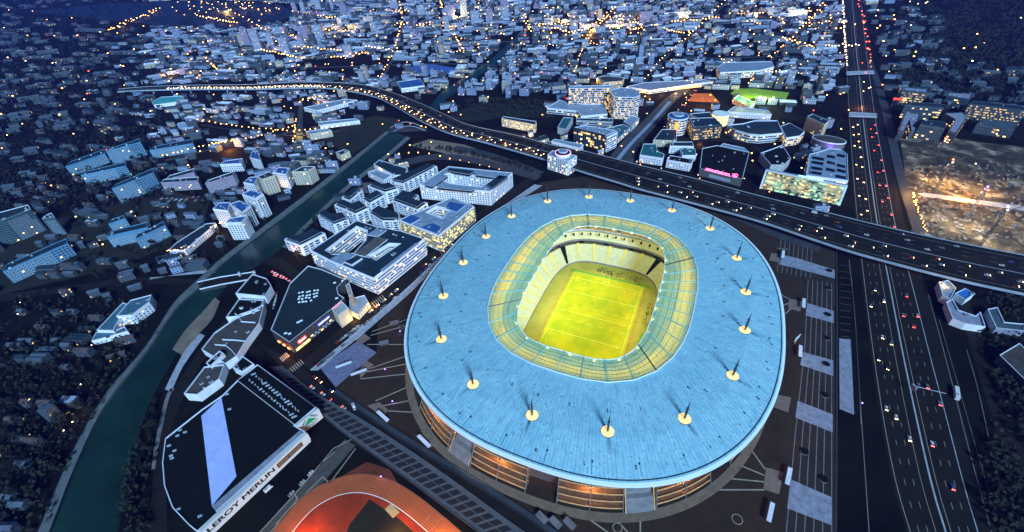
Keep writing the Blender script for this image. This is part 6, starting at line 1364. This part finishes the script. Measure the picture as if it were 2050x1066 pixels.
# canal road bridge and footbridge arches
root = empty('canal_bridge', G(455, 556), 'low road bridge with pale kerbs crossing the dark canal', 'bridge')
A_, B_ = [G(*p, 1.1) for p in ((395, 566), (440, 556), (510, 545))], [G(*p, 1.1) for p in ((400, 580), (445, 570), (514, 558))]
mb = MB(); mb.rings([A_, B_], ASPH, closed=False); mb.rings([[p - Z * 1 for p in B_], B_], CONCD, closed=False); mb.build('deck', root)
for X in (A_, B_):
    mb = MB()
    for a, b in zip(X, X[1:]): c = (a + b) / 2; mb.box(c + Z * .5, ((b - a).length, .6, 1.0), TRIM, math.atan2((b - a).y, (b - a).x))
    mb.build('parapet', root)
root = empty('arch_bridge', G(815, 262), 'pale twin arched bridge over the canal under the viaduct', 'bridge')
for dx, dy in ((0, 0), (6, 8)):
    A, B = G(782 + dx, 256 + dy, 1), G(845 + dx, 254 + dy, 1); mb = MB(); pr = None
    for k in range(15): f = k / 14; q = A.lerp(B, f) + Z * (9 * math.sin(math.pi * f)); (mb.tube(pr, q, .5, .5, PARAP, 5) if pr else None); pr = q
    mb.build('arch', root)
mb = MB(); q = [G(*p, 1.3) for p in ((778, 256), (850, 253), (856, 262), (782, 266))]; mb.face(q[::-1], ASPH2); mb.build('deck', root)

# ------------------------------------------------------------------ street lamps and the lights of the city
def lamp_mesh(m, s): 
    mb = MB(); mb.tube((0, 0, 0), (0, 0, 8), .12, .08, STEEL, 5); mb.tube((0, 0, 8), (1.2, 0, 8.3), .07, .06, STEEL, 4)
    mp = mb.mesh('pole'); mb = MB(); mb.box((0, 0, 0), (s, s * .8, s * .5), m); return mp, mb.mesh('lamp_head')
LREDD = mat('lamp_red', (.1, .02, .02), .5, 0, emit=(1, .08, .04), es=9)
LM_ = {(c, s): lamp_mesh(m, s) for c, m in (('amber', LAMPW), ('white', LAMPC), ('red', LREDD)) for s in (.7, 1.3, 2.0)}
nl = 0; farl = MB(); cand = []
rnd = random.Random(31)
def put(px, py, c='amber', where='in the streets of the city'): cand.append((px, py, c, where))
def row_l(pts, n, c='amber', where='along the street', j=1.5):
    P_ = resample([Vector((*p, 0)) for p in pts], n)
    for p in P_: put(p.x + rnd.uniform(-j, j), p.y + rnd.uniform(-j, j), c, where)
row_l([(222, 66), (240, 60), (255, 48), (285, 38), (320, 22)], 34, 'amber', 'in the orange row at the upper left', 3)
row_l([(415, 126), (430, 136), (437, 158)], 12, 'amber', 'in the hooked orange row at the left')
row_l([(1685, 2), (1687, 50), (1690, 100), (1693, 140)], 46, 'white', 'in the dense row along the far motorway', .8)
row_l([(1716, 2), (1722, 30), (1730, 60), (1742, 140)], 22, 'red', 'among the red lights of the far motorway', 4)
row_l([(1820, 398), (1832, 435), (1846, 474)], 22, 'amber', 'in the bright row beside the building site', .5)
row_l([(285, 184), (400, 184), (520, 180)], 18, 'white', 'along the western viaduct road', .5); row_l([(590, 292), (596, 248)], 9, 'amber', 'on the street west of the canal')
row_l([(430, 298), (455, 293), (478, 288)], 9, 'amber', 'in the glowing yard of the estate', 2); row_l([(600, 212), (655, 200)], 14, 'amber', 'on the depot forecourt', 3)
row_l([(800, 252), (846, 262)], 3, 'red', 'under the viaduct'); row_l([(960, 118), (980, 105)], 6, 'amber', 'beside the upper canal')
row_l([(780, 320), (850, 316), (900, 326), (1000, 350)], 12, 'amber', 'along the earth strip road'); row_l([(340, 515), (390, 505)], 9, 'amber', 'in front of the terraced building', 3); row_l([(430, 468), (450, 455)], 6, 'amber', 'by the white towers', 3)
for k in range(110): put(rnd.uniform(1040, 1290), rnd.gauss(55, 14), 'amber', 'on the far amber lit car parks')
for k in range(60): put(rnd.uniform(370, 560), rnd.uniform(0, 26), 'amber' if rnd.random() < .7 else 'white', 'in the far northern quarter')
for k in range(70): put(rnd.uniform(880, 1120), rnd.uniform(-4, 50), 'amber', 'in the far northern quarter')
for k in range(50): put(rnd.uniform(1480, 1680), rnd.uniform(0, 60), 'amber', 'in the far eastern quarter')
for q in CITY_ST: row_l(q, 26, 'amber', 'in the streets of the city', .6)
for k in range(30):       # lit streets
    x0, y0, a_ = rnd.uniform(380, 1650), rnd.triangular(2, 170, 30), rnd.choice((.05, -.12, .3, -.5, 2.4)); n_ = rnd.randrange(7, 18)
    for q in range(n_): put(x0 + q * 6.5 * math.cos(a_), y0 - q * 6.5 * math.sin(a_) * .35, 'amber' if k % 4 else 'white', 'in the streets of the city')
for k in range(420):
    px, py = rnd.uniform(0, 2050), rnd.triangular(0, 350, 40)
    if px > 1800 and rnd.random() < .75: continue
    if px < 300 and rnd.random() < .3: continue
    put(px, py, rnd.choices(('amber', 'white', 'red'), (7, 1.2, .6))[0])
for k in range(26):
    px, py = rnd.uniform(0, 330), rnd.uniform(200, 1000); put(px, py, rnd.choice(('amber', 'white')), 'in the dark left quarter')
for k in range(50): put(rnd.uniform(1260, 1680), rnd.uniform(190, 400), rnd.choice(('amber', 'amber', 'white')), 'among the eastern offices')
for px, py in ((1820, 60), (1836, 12), (1855, 8), (20, 122), (60, 118), (12, 62), (108, 131), (115, 130), (172, 205), (1818, 12), (1850, 14)): put(px, py, 'white', 'standing alone in the dark fields')
sel = []
for px, py, c, where in cand:
    p = G(px, py); d_ = (p - CAM).length
    if where.startswith(('in the streets of the city ', 'in the dark left')) and not free(p): continue
    sel.append((d_, p, c, where))
sel.sort(key=lambda t: t[0])
for d_, p, c, where in sel:
    s_ = .7 if d_ < 700 else 1.3 if d_ < 1300 else 2.0
    if nl < 290:
        nl += 1; root = empty('street_lamp', p, f'{c} glowing street lamp {where}', 'street lamp', f'{c} street lamps {where}', rz=rnd.uniform(0, 6)); mp, mh = LM_[(c, s_)]
        for nm, me, loc in (('pole', mp, (0, 0, 0)), ('lamp_head', mh, (1.2, 0, 8.3))): o = bpy.data.objects.new(nm, me); C.objects.link(o); o.parent = root; o.location = loc
    else: farl.box(p + Z * rnd.uniform(5, 11), (s_, s_, s_ * .6), {'amber': LAMPW, 'white': LAMPC, 'red': LREDD}[c])
farl.build('distant_street_lights', kind='stuff')
for px, py, e, col in ((455, 294, 60000, (1, .35, .05)), (380, 150, 50000, (1, .5, .15)), (340, 148, 50000, (1, .5, .15)), (432, 142, 30000, (1, .4, .1)), (596, 262, 20000, (1, .7, .2)), (430, 225, 20000, (1, .6, .2)), (640, 205, 30000, (1, .35, .1)), (1120, 40, 190000, (1, .55, .15)), (1180, 52, 190000, (1, .5, .15)), (1240, 50, 190000, (1, .5, .12)), (1080, 55, 200000, (1, .6, .2)),
                       (915, 32, 120000, (1, .7, .2)), (700, 52, 200000, (1, .55, .15)), (660, 54, 120000, (1, .55, .15)), (1370, 28, 200000, (1, .6, .25)), (1520, 25, 160000, (1, .6, .25)), (1600, 24, 200000, (1, .75, .4)), (450, 15, 200000, (1, .6, .15)), (250, 56, 60000, (1, .45, .1)), (1395, 260, 8000, (1, .4, .1)), (1320, 352, 3000, (1, .6, .2)), (362, 512, 9000, (1, .5, .1)), (440, 462, 8000, (1, .5, .1)), (565, 372, 3000, (1, .5, .1)),
                       (600, 512, 3500, (1, .6, .12)), (586, 500, 3000, (1, .3, .08)), (760, 340, 3000, (1, .4, .1)), (1450, 140, 30000, (.9, .9, .4)), (1190, 160, 20000, (1, .7, .2)), (140, 830, 3000, (1, .6, .2)), (1640, 262, 8000, (1, .5, .1)), (1727, 208, 12000, (1, .35, .1)), (1290, 200, 9000, (1, .15, .15)), (790, 1066, 17000, (1, .42, .1)), (600, 1080, 22000, (1, .34, .06)), (880, 1090, 22000, (1, .5, .12))):
    lamp('POINT', G(px, py, 7 if e < 100000 else 12), e, col, size=1, name='city_lamp')
# tall forecourt light masts
for px, py, hh, m_, lb in ((1710, 830, 14, LPURP, 'tall mast with a violet lamp on the pale paved strip east'), (1720, 800, 3, LPURP, None), (765, 960, 4, LPURP, 'violet lamp on the edge of the promenade above the track'), (802, 668, 3, LPURP, 'violet ground lamp left of the stadium'), (772, 744, 3, LPURP, 'violet ground lamp beside the paved slab'), (787, 808, 3, LPURP, 'violet ground lamp below the stadium left')):
    if not lb: continue
    p = G(px, py); root = empty('light_mast', p, lb, 'lamp'); mb = MB(); mb.tube(p, p + Z * hh, .14, .1, STEEL, 5); mb.build('pole', root); mb = MB(); mb.box(p + Z * hh, (.7, .7, .5), m_); mb.build('lamp_head', root)
    lamp('POINT', p + Z * (hh - .6), 350, (.5, .3, 1), parent=root, size=.4, name='lamp_light')
# sign gantry over the motorway, planters, ticket shelters, billboard
root = empty('sign_gantry', G(1822, 778), 'thin metal gantry reaching across the near motorway', 'gantry')
a, b = G(1822, 785), G(1884, 800); mb = MB(); mb.tube(a, a + Z * 7, .3, .3, PARAP, 5); mb.build('post', root); mb = MB(); mb.tube(a + Z * 7, b + Z * 7, .3, .25, PARAP, 5); mb.build('beam', root); mb = MB(); mb.box(a + Z * 6, (1.6, 4, 3), SLAB, .6); mb.build('sign_panel', root)
for px, py in ((1660, 543), (1658, 578), (1657, 631), (1655, 678), (1654, 730), (1651, 792), (1648, 960), (1610, 905)):
    p = G(px, py); root = empty('round_planter', p, 'dark round tree planter on the eastern car park', 'planter', 'round planters of the eastern car park'); mb = MB(); n_ = 20
    lp = [(p.x + 2.6 * math.cos(6.2832 * k / n_), p.y + 2.6 * math.sin(6.2832 * k / n_)) for k in range(n_)]; mb.wall(lp, 0, .9, CONCD); mb.poly([lp], .9, ROOFG); mb.build('tub', root)
for i, (px, py, rz_) in enumerate(((690, 735, .85), (720, 750, .85), (768, 838, -.3), (850, 888, -.35), (1566, 514, 1.5), (1607, 612, 1.5), (1600, 708, 1.5), (1576, 958, 1.4), (1540, 1030, 1.4))):
    p = G(px, py); root = empty('ticket_shelter', p, 'long pale roofed entrance shelter at the edge of the forecourt', 'shelter', 'entrance shelters of the forecourt'); mb = MB(); mb.box(p + Z * 3.2, (13, 2.6, .35), TRIM, rz_); mb.build('roof', root); mb = MB(); mb.box(p + Z * 3.0, (13.4, .25, .6), PARAP, rz_); mb.build('roof_edge', root)
    for f in (-5.5, -1.8, 1.8, 5.5): q = p + Vector((math.cos(rz_), math.sin(rz_), 0)) * f; mb = MB(); mb.tube(q, q + Z * 3.1, .12, .12, STEEL, 5); mb.build('post', root)
for i, (px, py) in enumerate(((770, 690), (790, 650), (1085, 1040), (1112, 1050), (1545, 600), (1560, 640), (1530, 800), (1140, 1052))):
    p = G(px, py); root = empty('kiosk', p, 'small dark kiosk with awning on the forecourt', 'kiosk', 'kiosks of the forecourt'); rz_ = (.7, .7, -.4, -.4, 1.5, 1.5, 1.5, -.4)[i]; mb = MB(); mb.box(p + Z * 1.4, (7, 3, 2.8), BROWN, rz_); mb.build('body', root); mb = MB(); mb.box(p + Z * 2.95, (8, 4.2, .3), CONCD, rz_); mb.build('roof', root)
root = empty('billboard', G(1590, 690), 'white and blue striped billboard panel east of the stadium', 'billboard'); p = G(1590, 690); mb = MB(); mb.tube(p, p + Z * 6, .2, .2, CREAM, 5); mb.build('post', root)
mb = MB(); mb.box(p + Z * 8, (.3, 8, 4.2), EDGEW, -.5); mb.box(p + Z * 8.0 , (.4, 8.1, 1.0), mat('poster_blue', (.08, .25, .55), .5, 0), -.5); mb.build('panel', root)

# ------------------------------------------------------------------ people on the edge of the pitch
def person_mesh():
    me = bpy.data.meshes.new('body'); V = [(0, 0, .95), (0, 0, 1.2), (0, 0, 1.45), (0, 0, 1.58), (0, 0.02, 1.70), (.1, 0, .88), (.12, .05, .48), (.13, 0, .06), (.13, .1, .03), (-.1, 0, .88), (-.12, -.04, .48), (-.13, -.08, .06), (-.13, .02, .03), (.2, 0, 1.42), (.27, .02, 1.15), (.27, .1, .92), (-.2, 0, 1.42), (-.27, .02, 1.15), (-.26, .08, .92)]
    Eg = [(0, 1), (1, 2), (2, 3), (3, 4), (0, 5), (5, 6), (6, 7), (7, 8), (0, 9), (9, 10), (10, 11), (11, 12), (2, 13), (13, 14), (14, 15), (2, 16), (16, 17), (17, 18)]
    rr = [.15, .14, .16, .06, .115, .1, .065, .045, .04, .1, .065, .045, .04, .065, .045, .035, .065, .045, .035]
    me.from_pydata(V, Eg, []); o = bpy.data.objects.new('t', me); C.objects.link(o); m = o.modifiers.new('s', 'SKIN')
    for i, r_ in enumerate(rr): me.skin_vertices[0].data[i].radius = (r_, r_ * .8)
    me.skin_vertices[0].data[0].use_root = True; dg = bpy.context.evaluated_depsgraph_get(); out = bpy.data.meshes.new_from_object(o.evaluated_get(dg)); out.materials.clear(); out.materials.append(mat('dark_clothes', (.015, .015, .02), .9, 0)); bpy.data.objects.remove(o); out.name = 'person'; return out
PM = person_mesh(); rnd = random.Random(4)
for k in range(110):
    if k < 84: u_ = rnd.random(); x, y = -14 + 46 * u_ + rnd.gauss(0, 1.5), 69 - 2.5 * u_ + rnd.gauss(0, 2.6)
    else: x, y = 47 + rnd.gauss(0, 1.8), 22 + rnd.gauss(0, 7)
    o = bpy.data.objects.new('person', PM); C.objects.link(o); o.location = (x, y, -10.0); o.rotation_euler.z = rnd.uniform(0, 6.28); s_ = rnd.uniform(.96, 1.06); o.scale = (s_ * 1.25, s_ * 1.25, s_)
    tag(o, 'person in dark clothes standing %s' % ('behind the far goal line' if k < 84 else 'beside the right touchline'), 'person', 'people %s' % ('behind the far goal line' if k < 84 else 'beside the right touchline'))

# ------------------------------------------------------------------ the blue air between here and the far city
mb = MB(); mb.box((-1500, 6000, 52), (24000, 21000, 516), GROUND); hz = mb.build('haze', kind='stuff')
hm = bpy.data.materials.new('haze_air'); hm.use_nodes = True; nt = hm.node_tree; nt.nodes.clear(); o = nt.nodes.new('ShaderNodeOutputMaterial'); v = nt.nodes.new('ShaderNodeVolumePrincipled')
v.inputs['Color'].default_value = (.10, .17, 1.0, 1); v.inputs['Density'].default_value = .00006; v.inputs['Anisotropy'].default_value = 0.0
nt.links.new(v.outputs[0], o.inputs['Volume']); hz.data.materials.clear(); hz.data.materials.append(hm)
